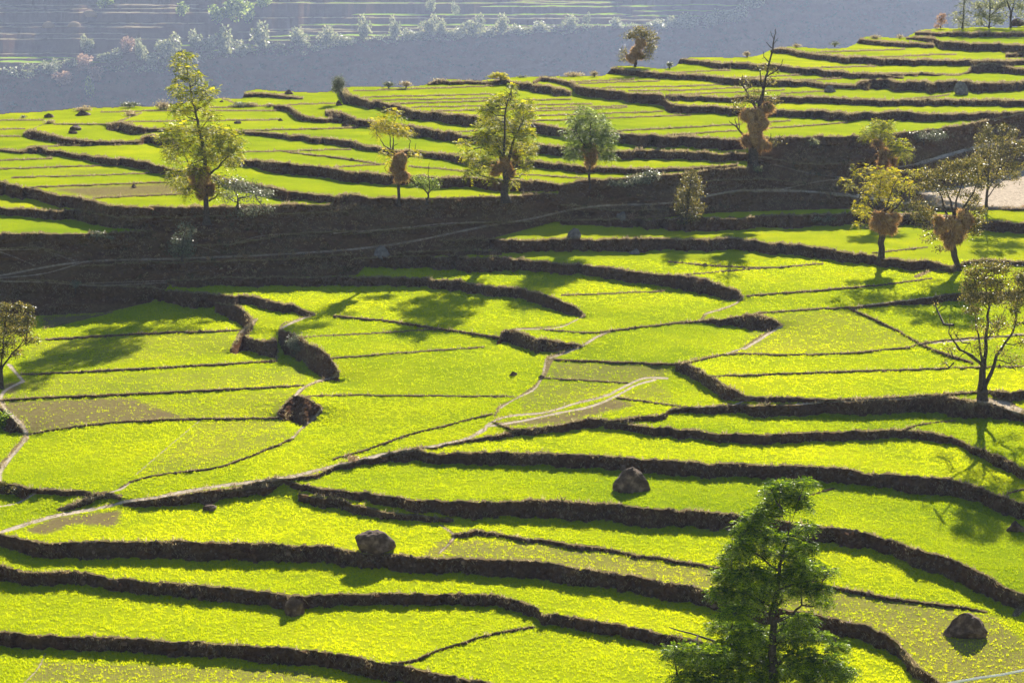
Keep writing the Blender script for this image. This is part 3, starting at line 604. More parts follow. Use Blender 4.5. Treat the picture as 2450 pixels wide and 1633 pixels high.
def far_point(px, py):
    j = min(max(int(round((py - FYS[0]) / 1.3)), 0), FNY - 1); i = min(max(int(round((px - FXS[0]) / 7.0)), 0), FNX - 1)
    return Vector(unproject(px, py, FZ[j, i]))
# the valley floor and the ground around it reach on to the horizon
def sheet(name, x0, x1, y0, y1, z, n=40):
    gx, gy = np.meshgrid(np.linspace(x0, x1, n), np.linspace(y0, y1, n))
    v = np.stack([gx, gy, z + (fbm(gx / 90, gy / 90, 2) - .5) * 6], -1).reshape(-1, 3); a = np.arange(n * n).reshape(n, n)
    f = np.stack([a[:-1, :-1], a[:-1, 1:], a[1:, 1:], a[1:, :-1]], -1).reshape(-1, 4)
    return tag(mesh_obj(name, v, f, M['ground'], dict(crop=np.zeros(n * n), turf=np.full(n * n, .5), path=np.zeros(n * n))), kind='structure')
sheet('valley_floor', -2800, 2800, -300, 5300, -165)

# ------------------------------------------------------------------ haze in the valley air
def box(name, lo, hi):
    v = [(x, y, z) for x in (lo[0], hi[0]) for y in (lo[1], hi[1]) for z in (lo[2], hi[2])]
    f = [(0, 1, 3, 2), (4, 6, 7, 5), (0, 4, 5, 1), (2, 3, 7, 6), (0, 2, 6, 4), (1, 5, 7, 3)]
    me = bpy.data.meshes.new(name); me.from_pydata(v, [], f); o = bpy.data.objects.new(name, me); COL.objects.link(o); return o
hz = box('haze', (-2900, -320, -185), (2900, 5400, 230)); tag(hz, 'thin blue haze filling the valley between the fields and the far slope', 'haze', kind='stuff')
m, n_, l_ = mat('haze_air'); pv = n_.new('ShaderNodeVolumePrincipled'); pv.inputs['Density'].default_value = HAZE
pv.inputs['Color'].default_value = (0.56, 0.69, 1.0, 1); pv.inputs['Anisotropy'].default_value = 0.35
o_ = n_.new('ShaderNodeOutputMaterial'); l_.new(pv.outputs[0], o_.inputs['Volume']); hz.data.materials.append(m)

# ------------------------------------------------------------------ crop blades, bank grass
def orient(n, droop=0.0):
    d = rng.normal(0, 1, (n, 3)); d[:, 2] -= droop; d /= np.linalg.norm(d, axis=1)[:, None]
    s = np.cross(d, rng.normal(0, 1, (n, 3))); s /= np.linalg.norm(s, axis=1)[:, None]; return d, s
def leaf_quads(c, d, s, ln, wd):
    """a pointed leaf: folded diamond"""
    n = len(c); v = np.empty((n, 4, 3)); ln = np.asarray(ln).reshape(-1, 1); wd = np.asarray(wd).reshape(-1, 1)
    v[:, 0] = c; v[:, 1] = c + d * ln * .45 + s * wd * .5; v[:, 2] = c + d * ln; v[:, 3] = c + d * ln * .45 - s * wd * .5
    return v.reshape(-1, 3), np.arange(4 * n).reshape(-1, 4)
def rand_tris(c, h, w, lean, rnd):
    """one upright blade (triangle) per centre"""
    n = len(c); a = rng.uniform(0, 2 * np.pi, n); dx = np.stack([np.cos(a), np.sin(a), 0 * a], 1) * (w * 0.5)[:, None]
    b = rng.uniform(0, 2 * np.pi, n); tip = np.stack([np.cos(b) * lean, np.sin(b) * lean, h], 1)
    v = np.empty((n, 3, 3)); v[:, 0] = c - dx; v[:, 1] = c + dx; v[:, 2] = c + tip
    return v.reshape(-1, 3), np.arange(3 * n).reshape(-1, 3), np.repeat(rnd, 3)
def scatter(mask, n, clump=0):
    """n points spread evenly over the real area of the masked ground"""
    jj, ii = np.nonzero(mask[:-1, :-1]); a = P[jj, ii]; e1 = P[jj, ii + 1] - a; e2 = P[jj + 1, ii] - a
    ar = np.linalg.norm(np.cross(e1, e2), axis=1); ar = np.minimum(ar, np.percentile(ar, 99)) * mask[jj, ii]
    cdf = np.cumsum(ar); k = np.searchsorted(cdf, rng.uniform(0, cdf[-1], n)); k = np.minimum(k, len(jj) - 1)
    u, v = rng.uniform(0, 1, (2, n)); return a[k] + e1[k] * u[:, None] + e2[k] * v[:, None], jj[k], ii[k]
vis = valid & (GX > -255) & (GX < 2705) & (GY < 1760)
field = vis & ~dirt & (~wall) & (~slope) & (path < .3) & (edge < .4)
wgt = np.clip(cropv, 0, 1) * field
def crop_band(ya, yb, n, hh, ww):
    m = wgt * ((GY >= ya) & (GY < yb)); c, j, i = scatter(m, n)
    keep = rng.uniform(0, 1, n) < np.clip((vnoise(c[:, 0] * 2.4, c[:, 1] * 1.6, 5) * .6 + vnoise(c[:, 0] * 8.5, c[:, 1] * 5.0, 6) - .71 + .25 * np.clip(cropv[j, i] - .8, -1, 1)) * 3.4 * np.clip(cropv[j, i], .25, 1), 0.05, 1)
    tv = tint[j, i][keep]; c = c[keep]; n = len(c); rep = 4
    c = np.repeat(c, rep, 0) + rng.normal(0, ww * 1.3, (n * rep, 3)) * [1, 1, 0]; n = len(c)
    t = np.clip(np.repeat(tv, rep) * .6 + rng.uniform(-.1, .5, n), 0, 1)
    return rand_tris(c, hh * rng.uniform(.6, 1.3, n), ww * rng.uniform(.7, 1.3, n), hh * rng.uniform(.1, .5, n), t)
def merge(parts):
    V, F, R = [], [], []; o = 0
    for v, f, r in parts: V.append(v); F.append(f + o); R.append(r); o += len(v)
    return np.concatenate(V), np.concatenate(F), np.concatenate(R)
if GRASS:
    v, f, r = merge([crop_band(1250, 1760, 470000, .09, .028), crop_band(950, 1250, 300000, .095, .036), crop_band(620, 950, 170000, .10, .05)])
    tag(mesh_obj('crop_blades', v, f, M['crop'], dict(rnd=r)), 'short bright green wheat growing over the flat terraces', 'crop', kind='stuff')
    # dry turf hanging over the lips of the banks and tufts down their faces
    lipm = ((lip > .5) | (edge > .6)) & vis
    c, j, i = scatter(lipm.astype(float), 60000); big = rng.uniform(0, 1, len(c)) ** 3
    keep = fbm(c[:, 0] * .7, c[:, 1] * .7, 14) > .42; c = c[keep]; big = big[keep]
    c2, j2, i2 = scatter(((wall | slope) & vis).astype(float), 110000); k2 = fbm(c2[:, 0] * .5, c2[:, 2] * 1.4, 15) > .5; c2 = c2[k2]
    p1 = rand_tris(np.repeat(c, 3, 0) + rng.normal(0, .05, (len(c) * 3, 3)), .10 + .22 * np.repeat(big, 3), np.full(len(c) * 3, .05), np.full(len(c) * 3, .12), rng.uniform(0, 1, len(c) * 3))
    p2 = rand_tris(np.repeat(c2, 3, 0) + rng.normal(0, .06, (len(c2) * 3, 3)), np.full(len(c2) * 3, .17), np.full(len(c2) * 3, .05), np.full(len(c2) * 3, .14), rng.uniform(0, .7, len(c2) * 3))
    v, f, r = merge([p1, p2])
    tag(mesh_obj('bank_grass', v, f, M['dry'], dict(rnd=r)), 'dry straw coloured grass hanging over the lips of the terrace banks', 'grass', kind='stuff')

    c4, j4, i4 = scatter((slope & vis).astype(float), 2600); k4 = fbm(c4[:, 0] * .12, c4[:, 2] * .5, 19) > .47; c4 = c4[k4]; rep = 16; r4 = np.repeat(rng.uniform(.12, .5, len(c4)) ** 1.3, rep)
    u4 = rng.normal(0, 1, (len(r4), 3)); u4 /= np.linalg.norm(u4, axis=1)[:, None]; u4[:, 2] = abs(u4[:, 2]); d4, s4 = orient(len(r4), -.6)
    v, f = leaf_quads(np.repeat(c4, rep, 0) + u4 * (r4 * rng.uniform(.2, .9, len(r4)))[:, None], d4, s4, .10 + r4 * .45, .04 + r4 * .12)
    tag(mesh_obj('bank_scrub', v, f, M['brush'], dict(rnd=np.repeat(np.clip(np.repeat(rng.uniform(0, 1, len(c4)), rep) + rng.normal(0, .12, len(r4)), 0, 1), 4))), 'low dry scrub dotted over the shaded earth slope', 'scrub', kind='stuff')
    c3, j3, i3 = scatter((wall & vis & (GY > 560)).astype(float), 5200); k3 = fbm(c3[:, 0] * .25, c3[:, 1] * .25, 17) > .42; c3 = c3[k3]; n3_ = len(c3)
    import bmesh as _b
    bm = _b.new(); _b.ops.create_icosphere(bm, subdivisions=1, radius=1.0); v0 = np.array([q.co[:] for q in bm.verts]); f0 = np.array([[q.index for q in p_.verts] for p_ in bm.faces]); bm.free()
    sz = rng.uniform(.05, .19, n3_)[:, None, None] * rng.uniform(.6, 1.2, (n3_, 1, 3)); V3 = c3[:, None] + v0[None] * sz * rng.uniform(.75, 1.15, (n3_, len(v0), 1)) - np.array([0, .03, 0])
    tag(mesh_obj('bank_stones', V3.reshape(-1, 3), (f0[None] + (np.arange(n3_) * len(v0))[:, None, None]).reshape(-1, 3), M['rock']), 'small stones packed into the faces of the terrace banks', 'stones', kind='stuff')
# ------------------------------------------------------------------ trees, straw, rocks
TILES.update(M=(370, 110, 2.903), N=(860, 160, 3.677), O=(1480, 40, 3.015), Q=(2000, 260, 3.733), R=(2130, 600, 3.41), S=(1560, 1110, 2.998), U=(0, 700, 3.135))
def tsc(t): return TILES[t][2] if len(TILES[t]) > 2 else TS
def tube(pts, rad, sides=6):
    pts = np.array(pts, float); n = len(pts); d = np.gradient(pts, axis=0); d /= np.linalg.norm(d, axis=1)[:, None] + 1e-9
    up = np.array([0, 1.0, 0.02]); s = np.cross(d, up); s /= np.linalg.norm(s, axis=1)[:, None] + 1e-9; t = np.cross(d, s)
    a = np.arange(sides) / sides * 2 * np.pi
    ring = np.cos(a)[None, :, None] * s[:, None] + np.sin(a)[None, :, None] * t[:, None]
    v = (pts[:, None] + ring * (np.array(rad)[:, None, None])).reshape(-1, 3)
    f = [(i * sides + k, i * sides + (k + 1) % sides, (i + 1) * sides + (k + 1) % sides, (i + 1) * sides + k) for i in range(n - 1) for k in range(sides)]
    return v, np.array(f)
def stack(parts):
    V, F = [], []; o = 0
    for v, f in parts: V.append(v); F.append(f + o); o += len(v)
    return np.concatenate(V), np.concatenate(F)
def sprays(c, out, size, n_l=4):
    """pinnate leaves: leaflets in pairs along an arching, drooping rib"""
    n = len(c); d = out + rng.normal(0, .45, (n, 3)); d[:, 2] += .15; d /= np.linalg.norm(d, axis=1)[:, None]
    side = np.cross(d, [0, 0, 1.0]); side /= np.linalg.norm(side, axis=1)[:, None] + 1e-9; V = []; R = []
    r = rng.uniform(0, 1, n); size = size * rng.uniform(.7, 1.25, n)
    for k in range(n_l):
        t = (k + .7) / n_l; pos = c + d * (size * t)[:, None]; pos[:, 2] -= size * .55 * t * t
        for sg in (-1, 1):
            ld = side * sg + d * .35; ld = ld + rng.normal(0, .12, (n, 3)); ld[:, 2] -= .45; ld /= np.linalg.norm(ld, axis=1)[:, None]
            sd = d + rng.normal(0, .2, (n, 3)); q, _ = leaf_quads(pos, ld, sd, size * .44 * (1 - .3 * t), size * .15); V.append(q); R.append(np.repeat(np.clip(r + rng.normal(0, .12, n), 0, 1), 4))
    V = np.concatenate(V); return V, np.arange(len(V)).reshape(-1, 4), np.concatenate(R)

def build_tree(name, label, cat, base, limbs, blobs, leafmat, leaf=.2, dens=1.0, mode='leaf', depth=None, group=None, z0=None, barkm='bark', spread=1.0, bs=1.0):
    """base: tile + point where the trunk meets the ground; limbs and leafy clumps follow the photograph's outline,
       and are given depth by spreading them round the trunk"""
    t = base.split()[0]; bx, by_ = tp2(base); Zb = depth or depth_at(bx, by_); g = Vector(unproject(bx, by_, Zb))
    mpp = Zb / FPX
    root = bpy.data.objects.new(name, None); COL.objects.link(root); root.location = g; tag(root, label, cat, group)
    ppt = mpp / tsc(t)
    def loc(x, y, dy=0.0):
        X, Y = TILES[t][0] + x / tsc(t), TILES[t][1] + y / tsc(t)
        return np.array([(X - bx) * mpp, dy, (by_ - Y) * mpp * 1.01])
    tubes = []; pts_all = []
    for k, ln in enumerate(limbs.split('|')):
        q = [tuple(float(z) for z in w.split(',')) for w in ln.split()]
        ph = rng.uniform(-1, 1) * 1.0 if k else 0
        x0_, y0_ = q[0][:2]; P3 = []
        start = 0.0
        if pts_all:
            dd = [np.hypot(a[0] - loc(x0_, y0_)[0], a[2] - loc(x0_, y0_)[2]) for a, _ in pts_all]; start = pts_all[int(np.argmin(dd))][0][1]
        for x, y, r in q:
            away = math.hypot(x - x0_, y - y0_) * ppt
            P3.append((loc(x, y, start + ph * away * .8), max(r * ppt, .012)))
        fine = []; 
        for (a, ra), (b_, rb) in zip(P3[:-1], P3[1:]):
            for s_ in (0, .34, .67): 
                w = a + (b_ - a) * s_; w = w + rng.normal(0, .02 + ra * .12, 3) * (0 if s_ == 0 else 1); fine.append((w, ra + (rb - ra) * s_))
        fine.append(P3[-1]); pts_all += fine
        tubes.append(tube([f[0] for f in fine], [f[1] for f in fine], 7 if k == 0 else 5))
        if k == 0:   # root flare reaching into the soil
            a, ra = P3[0]; tubes.append(tube([a + [0, 0, .25], a, a - [0, 0, .35]], [ra * .98, ra * 1.25, ra * 1.7], 8))
    LV = []; LF = []; LR = []; off = 0
    W_ = np.array([p_[0] for p_ in pts_all])
    tops = W_[:, 2].max()
    for bl in blobs.split('|'):
        q = [float(z) for z in bl.split(',')]; x, y, rx, ry = q[:4]; w = q[4] if len(q) > 4 else 1.0
        Rx, Rz = rx * ppt * bs, ry * ppt * bs; c = loc(x, y)
        hw = min(abs(c[0]) * .6 + Rx * .5, 2.2 * Rx) * spread
        c[1] = rng.uniform(-1, 1) * hw; Ry = max(Rx * .9, Rz * .8)
        # branch from the nearest lower wood to the clump
        dd = np.linalg.norm((W_ - c) * [1, .5, 1], axis=1) + np.where(W_[:, 2] > c[2] - .05, .6, 0); a = W_[int(np.argmin(dd))]
        mid = a * .5 + c * .5 + [0, 0, -.12 * np.linalg.norm(c - a)]
        r0_ = .02 + .012 * np.linalg.norm(c - a)
        tubes.append(tube([a, mid, c], [r0_ * 1.3, r0_, r0_ * .5], 4))
        for _ in range(int(3 + 3 * w)):
            e = c + rng.normal(0, .5, 3) * [Rx, Ry, Rz]; tubes.append(tube([c, (c + e) / 2 + rng.normal(0, .04, 3), e], [r0_ * .5, r0_ * .4, .008], 3))
        u = rng.normal(0, 1, (4000, 3)); u /= np.linalg.norm(u, axis=1)[:, None]
        if mode == 'spray': n = int(w * dens * 3.0 * Rx * Rz / (leaf * leaf) * 6.5) + 8
        else: n = int(w * dens * 3.0 * Rx * Rz / (leaf * leaf) * 17.0) + 8
        n = min(n, 4000 if mode != 'spray' else 900); u = u[:n]; rad = np.where(rng.uniform(0, 1, n) < .8, rng.uniform(.15, 1.05, n) ** .6, rng.uniform(.9, 1.5, n))
        lump = .75 + .5 * vnoise(u[:, 0] * 2.2 + x, u[:, 2] * 2.2 + y, 4); pc = c + u * (rad * lump)[:, None] * [Rx, Ry, Rz]
        if mode == 'spray':
            v, f, r = sprays(pc, u * [1, 1, .45], leaf * 2.0)
        else:
            d, s = orient(n, .3); v, f = leaf_quads(pc, d, s, leaf * rng.uniform(.7, 1.3, n), leaf * .55); r = np.repeat(rng.uniform(0, 1, n), 4)
        LV.append(v); LF.append(f + off); LR.append(r); off += len(v)
    v, f = stack(tubes); trunk = mesh_obj('trunk', v, f, M[barkm], parent=root, smooth=True)
    if LV: crown = mesh_obj('crown', np.concatenate(LV), np.concatenate(LF), M[leafmat], dict(rnd=np.concatenate(LR)), root)
    return root
def tp2(s):
    t, q = s.split(); x, y = q.split(',')[:2]; return TILES[t][0] + float(x) / tsc(t), TILES[t][1] + float(y) / tsc(t)

def ico(sub):
    import bmesh
    bm = bmesh.new(); bmesh.ops.create_icosphere(bm, subdivisions=sub, radius=1.0)
    v = np.array([q.co[:] for q in bm.verts]); f = np.array([[q.index for q in p_.verts] for p_ in bm.faces]); bm.free(); return v, f
ICO = {k: ico(k) for k in (2, 3, 4)}
def straw(label, base, ells, near=0.0, group='straw bundles stored in the trees', cat='straw bundle', name='straw_bundle', stalk=1.0):
    """a shaggy armful of straw wedged in a fork: packed lumps and loose stalks hanging off them"""
    t = base.split()[0]; bx, by_ = tp2(base); Zb = depth_at(bx, by_); mpp = Zb / FPX; ppt = mpp / tsc(t); g = Vector(unproject(bx, by_, Zb))
    E = [[float(z) for z in e.split(',')] for e in ells.split('|')]
    cx, cy = E[0][0], max(e[1] + e[3] for e in E)
    def loc(x, y): return np.array([(x - cx) * ppt, 0, (cy - y) * ppt])
    root = bpy.data.objects.new(name, None); COL.objects.link(root); tag(root, label, cat, group)
    root.location = g + Vector(((TILES[t][0] + cx / tsc(t) - bx) * mpp, -near, (by_ - TILES[t][1] - cy / tsc(t)) * mpp))
    parts = []; SV = []; SF = []; SR = []; off = 0
    for k, (x, y, rx, ry) in enumerate(E):
        c = loc(x, y); c[1] = rng.uniform(-.25, .12) * rx * ppt; R3 = np.array([rx * ppt, rx * ppt * .85, ry * ppt])
        v0, f0 = ICO[2]
        for q_ in range(8):
            u = rng.normal(0, 1, 3); u /= np.linalg.norm(u); cc = c + u * R3 * rng.uniform(.15, .62); rr = R3.mean() * rng.uniform(.3, .52) * np.array([1, .9, rng.uniform(.8, 1.5)])
            nz = .6 + .75 * fbm(v0[:, 0] * 2.3 + q_ * 3 + k, v0[:, 2] * 2.3 + v0[:, 1] * 1.7, 33 + k, 3)
            parts.append((cc + v0 * rr * nz[:, None], f0))
            n = int(110 + 900 * stalk * rr[0] * rr[2]); u = rng.normal(0, 1, (n, 3)); u /= np.linalg.norm(u, axis=1)[:, None]
            comb = rng.normal(0, .5, 3)
            p0 = cc + u * rr * rng.uniform(.6, 1.0, n)[:, None]; d = u * .4 + comb + rng.normal(0, .4, (n, 3)) + [0, 0, -.7]; d /= np.linalg.norm(d, axis=1)[:, None]
            s = np.cross(d, rng.normal(0, 1, (n, 3))); s /= np.linalg.norm(s, axis=1)[:, None]
            q, f = leaf_quads(p0, d, s, rng.uniform(.2, .8, n) * rng.uniform(.5, 1, n), np.full(n, .05)); SV.append(q); SF.append(f + off); SR.append(np.repeat(np.clip(rng.uniform(0, .7) + rng.normal(0, .2, n), 0, 1), 4)); off += len(q)
    v, f = stack(parts); mesh_obj('packed_straw', v, f, M['straw_core'], parent=root, smooth=True)
    mesh_obj('loose_stalks', np.concatenate(SV), np.concatenate(SF), M['straw'], dict(rnd=np.concatenate(SR)), root)
def rock(label, at, w, h, seed, material='rock', facets=11, sink=.2, peak=.25, skew=0., far=False, cat='boulder', name='boulder', group=None):
    """at: tile + bottom centre; w,h size in tile pixels; a lump cut by a few flat breaks"""
    t = at.split()[0]; bx, by_ = tp2(at); g = far_point(bx, by_) if far else ground(bx, by_); ppt = (g.y * cosP - (g.z - CAMZ) * sinP) / FPX / tsc(t)
    r = np.random.default_rng(seed); v, f = ICO[4]; v = v.copy()
    for _ in range(facets):
        nrm = r.normal(0, 1, 3); nrm /= np.linalg.norm(nrm); lim = r.uniform(.45, .8); d = v @ nrm; v -= np.outer(np.clip(d - lim, 0, None), nrm)
    v *= (1 + .34 * (fbm(v[:, 0] * 2.3 + seed, v[:, 2] * 2.3 + v[:, 1], seed, 5) - .5))[:, None]
    v = (v - (v.max(0) + v.min(0)) / 2) / ((v.max(0) - v.min(0)) / 2)
    zt = v[:, 2]; tp_ = 1 - peak * np.clip(zt + .3, 0, None); v[:, 0] = v[:, 0] * tp_ + skew * np.clip(zt, 0, None); v[:, 1] *= tp_
    v = v * [w * ppt / 2, w * ppt / 2 * .8, h * ppt * .62]; v[:, 2] += h * ppt * (.42 - sink)
    o = mesh_obj(name, v, f, M[material], smooth=False); o.location = g + Vector((0, w * ppt * .25, 0)); tag(o, label, cat, group); return o

build_tree('tree', 'tall tiered tree with yellow green drooping leaves at the left', 'tree', 'M 362,1215',
 '362,1215,22 360,1080,18 355,930,16 360,800,14 345,680,11 318,560,9 300,460,8 278,380,7 270,300,6 255,240,4 250,180,3 245,110,2|380,1080,7 430,1050,5 450,1010,4|370,900,10 400,885,9 450,850,7 490,800,5 530,760,3|350,790,7 300,810,6 240,830,5 210,770,4 195,710,3|312,520,6 245,510,4 200,470,2|300,460,5 370,420,4 410,380,2|330,600,5 380,530,3 420,490,2|265,300,4 310,270,3',
 '240,85,70,25|165,140,22,18|230,170,60,28|300,230,65,33|210,240,40,20|170,310,55,28|230,350,60,28|370,320,85,33|350,390,60,38|200,450,75,38|290,440,50,32,.6|400,490,60,26|220,570,110,36|150,620,75,52|300,640,80,50,.8|450,600,110,48|520,660,90,60|250,700,110,50,.8|420,720,110,60|560,760,60,62|130,740,40,45|470,810,80,36|150,800,50,36,.6|350,780,70,50,.7|160,900,60,45|190,960,70,42|250,1000,60,40|300,860,80,40|440,940,60,45,.7|430,1010,40,36,.7',
 'leaf_yellow', .24, 1.35, 'spray')
straw('dark straw bundle low in the fork of the tall tiered tree', 'M 362,1215', '310,885,90,60|330,960,80,70|340,1020,66,38|395,985,30,58', -.1)
build_tree('shrub', 'grey leafed straggly shrub on the bank edge just right of the tall tiered tree', 'shrub', 'M 575,1120', '575,1120,8 580,1060,6 640,1050,4 700,1040,2|582,1060,5 560,1000,3|580,1090,4 520,1060,3',
 '560,950,80,45|640,980,100,45|740,1010,90,36|790,1030,45,28|500,1040,50,55|600,1060,90,40,.4|720,1070,70,36,.3|640,1150,120,40,.8|780,1120,70,26,.8|560,1160,60,36', 'leaf_grey', .17, .42)
build_tree('shrub', 'dark upright shrub with glinting leaves below the tall tiered tree', 'shrub', 'M 190,1490', '190,1490,8 195,1400,6 215,1300,4 225,1230,2', '230,1290,55,65,.7|215,1400,70,66|150,1380,40,85,.7|190,1240,35,26,.3|100,1430,50,26,.5', 'leaf_grey', .16, .55)
build_tree('tree', 'slender golden topped tree left of the large bushy yellow topped tree', 'tree', 'N 345,1190',
 '345,1190,14 345,1060,14 345,960,14 345,850,12 300,740,9 300,700,7|300,740,8 220,700,5 185,640,3 150,600,2|280,720,6 270,620,4 240,570,3|300,700,6 300,600,4 310,500,3 305,420,2|310,700,4 345,680,2|350,860,8 440,800,6 440,700,4 450,660,2|440,800,4 490,750,3 500,680,2|330,970,5 240,920,3 225,890,2',
 '310,395,62,22,.9|200,480,70,34|160,540,45,42|250,530,80,42|340,560,90,40|400,580,60,32|330,450,50,26,.6|240,760,60,40,.6|490,770,45,38,.6|160,600,30,26,.5|260,830,40,36,.4', 'leaf_gold', .2, 1.0, 'spray')
straw('pale fluffy straw bundle in the slender golden topped tree', 'N 345,1190', '345,800,85,48|340,880,98,58|350,950,72,50|400,950,40,50', .25)
build_tree('shrub', 'small spiky green shrub right of the slender golden topped tree', 'shrub', 'N 595,1180', '595,1180,10 605,1120,8 560,1060,4 500,990,2|605,1120,7 620,1050,4 605,940,3 620,840,1|605,1120,5 650,1060,3 690,1010,1', '520,1000,90,40,.7|600,1030,90,55|660,1030,50,55|480,1030,60,28,.4', 'leaf_green', .15, .5)
build_tree('tree', 'large bushy yellow topped tree with a thick dark trunk on the bank edge', 'tree', 'N 1285,1150',
 '1285,1160,38 1285,1040,34 1290,960,32 1270,840,28 1230,740,16 1210,640,10|1290,900,22 1340,720,12 1380,600,8 1440,480,5|1265,820,14 1280,600,9 1280,420,8 1300,320,6 1320,230,3 1270,190,2|1280,1010,14 1240,1000,12 1130,980,9 1060,960,7 1040,900,5 1030,850,4|1280,930,12 1230,900,10 1130,860,7 1060,800,5 1070,730,3|1300,980,10 1380,900,5 1440,880,3|1300,960,8 1410,975,4 1430,940,2|1235,760,9 1160,640,6 1120,500,4',
 '1340,185,35,22|1345,240,35,22|1280,290,70,42|1200,320,70,52|1130,380,70,52|1440,340,90,46|1450,420,80,50|1350,400,60,50,.4|1200,440,90,66,.9|1110,520,80,66|1300,520,80,66,.7|1420,520,70,66|1180,620,120,76|1080,620,70,52|1350,640,100,66,.8|1470,600,80,58|1250,720,110,60,.8|1480,720,80,50|1430,800,80,44|920,670,50,28|1140,760,80,50|940,760,60,42,.7|1000,810,80,42|1080,860,70,44|980,920,60,36|1180,980,50,22,.7|1100,930,50,36|1470,880,40,26|1350,1010,35,36,.5|1400,940,30,36,.4', 'leaf_yellow', .22, 1.25, 'spray')
straw('dark brown straw bundle around the trunk of the large bushy yellow topped tree', 'N 1285,1150', '1200,900,58,58|1280,850,90,95|1370,770,38,66|1320,920,50,60', -.1)
build_tree('tree', 'round crowned young pale green tree on a thin straight trunk', 'tree', 'N 2025,1030', '2025,1040,11 2025,880,11 2030,800,10 2030,650,8 2030,500,4|2030,760,6 1950,650,4 1900,560,2|2030,740,6 2120,640,4 2170,560,2|2030,780,5 2150,760,3|2030,780,5 1900,750,3',
 '1980,400,70,40|2080,450,80,50|1900,480,70,50|1960,520,90,60|2130,540,90,60|1900,600,80,66|2190,620,80,60|2040,620,100,70|1880,720,70,60|2190,720,70,52|2200,790,40,36|1850,780,45,36|2120,800,50,32,.6|1960,700,70,50,.7|2100,700,60,46,.7', 'leaf_green', .2, 1.2, 'spray')
straw('dark straw bundle inside the round crowned young tree', 'N 2025,1030', '2030,700,88,78|2030,780,78,50|2030,840,48,30', -.1)
build_tree('tree', 'nearly bare tall tree with knobbly branches standing at the right end of the terraces', 'tree', 'O 975,1060',
 '975,1070,34 980,960,34 990,850,30 995,740,26 1015,620,16 1035,540,10 1050,450,8 1075,340,7 1100,230,6 1110,150,4 1115,105,3|1090,240,4 1060,210,3 1050,200,2|1105,180,3 1085,150,2 1075,120,2|1105,210,3 1140,170,2|1075,340,5 1035,300,3 1030,260,2|1040,305,2 1020,312,2|1055,445,5 1120,400,4 1160,350,3 1165,315,2|1035,540,6 1010,470,5 1000,390,3|1035,520,5 1090,480,3 1100,460,2|1000,690,12 940,600,9 915,540,6 880,500,4 860,460,2|915,540,4 950,520,3 960,470,2|890,510,3 885,430,2|960,880,12 900,860,9 860,810,6 820,780,4 800,760,2|860,810,4 840,750,3 845,740,2|870,830,4 865,750,3 860,680,2|860,690,3 820,640,2|1000,930,8 1060,900,6 1090,880,4 1090,840,2|1090,890,4 1150,870,3 1170,850,2|1150,870,3 1145,845,2|1005,420,3 985,380,2|1035,580,4 1120,590,3 1150,570,2',
 '1040,380,60,36,.35|1090,480,50,36,.5|900,470,50,36,.3|1000,560,80,46,.4|1100,600,60,36,.5|930,580,70,46,.3|840,640,50,46,.3|1110,400,40,28,.3|1120,900,60,26,.25|1080,640,60,26,.4|890,640,60,46,.3', 'leaf_olive', .17, .55)
straw('tall ragged straw bundle wrapped round the nearly bare tree', 'O 975,1060', '1060,650,55,50|1000,700,60,80|930,700,65,55|960,780,80,70|1040,770,60,80|980,860,90,60|920,900,50,60|1020,900,60,60|1060,915,30,30', .5)
build_tree('tree', 'small round tree standing alone on the skyline against the far slope', 'tree', 'O 120,355', '120,357,9 125,300,9 130,250,8 150,200,6 170,150,4|118,340,6 70,310,4 45,260,3|118,350,5 75,300,4',
 '150,100,60,32|210,130,60,36|80,135,50,28|230,180,45,46|280,160,25,13,.5|210,250,45,46|240,220,30,36|40,250,30,30,.7|20,280,30,22,.5|40,310,40,22,.6|190,290,50,22|140,140,70,36', 'leaf_olive', .2, .5)
straw('pinkish straw bundle in the small skyline tree', 'O 120,355', '150,190,60,35|120,240,45,45|95,295,50,33|145,270,35,40', .5)
build_tree('tree', 'small tree with bright yellow green tufts, farthest of the right hand group', 'tree', 'Q 380,660', '380,665,18 400,560,16 410,440,14 370,340,10 385,280,7 390,200,4|410,440,7 500,400,5 560,360,3|380,290,5 300,230,3',
 '370,140,60,36|280,200,75,42|430,170,60,42|330,240,90,34|450,250,50,42|560,310,70,36|550,380,80,52|590,420,40,28|480,130,40,18,.6|230,260,30,18,.5|500,330,40,36', 'leaf_yellow', .2, 1.25, 'spray')
straw('reddish straw bundle of two lumps in the back right yellow tufted tree', 'Q 380,660', '350,300,48,34|430,390,78,45|400,460,70,58|400,530,55,40|500,450,38,40', .4)
build_tree('tree', 'spreading tree with scattered golden leaves and a straight trunk on the bank edge', 'tree', 'Q 405,1330',
 '405,1340,32 408,1240,28 410,1120,30 420,1000,26 430,900,16|400,980,10 300,850,8 220,780,6 160,700,3 130,640,2|300,850,5 270,760,3|420,930,9 370,800,6 380,700,4 390,600,3|430,900,9 450,800,6 460,700,4 500,600,3|430,970,14 540,880,10 590,800,7 600,720,4 600,640,2|590,790,6 660,730,4 700,660,2|400,1100,6 340,1090,5 270,1070,3 210,1050,2',
 '75,645,35,16,.6|110,690,50,22,.7|170,595,45,18,.6|330,620,80,30,.4|410,600,80,34|500,570,60,26|460,650,100,34|300,700,70,26|520,690,80,26|400,740,80,34|600,640,50,34,.4|690,560,70,36,.5|650,690,60,36,.5|220,880,50,26|150,850,25,18,.5|280,780,60,30,.6|230,930,70,26,.7|260,970,40,18|190,1030,40,22,.6|450,780,70,40,.5|530,850,60,40,.5|340,540,100,34,.2|230,540,80,34,.2', 'leaf_gold', .2, 1.0, 'spray')
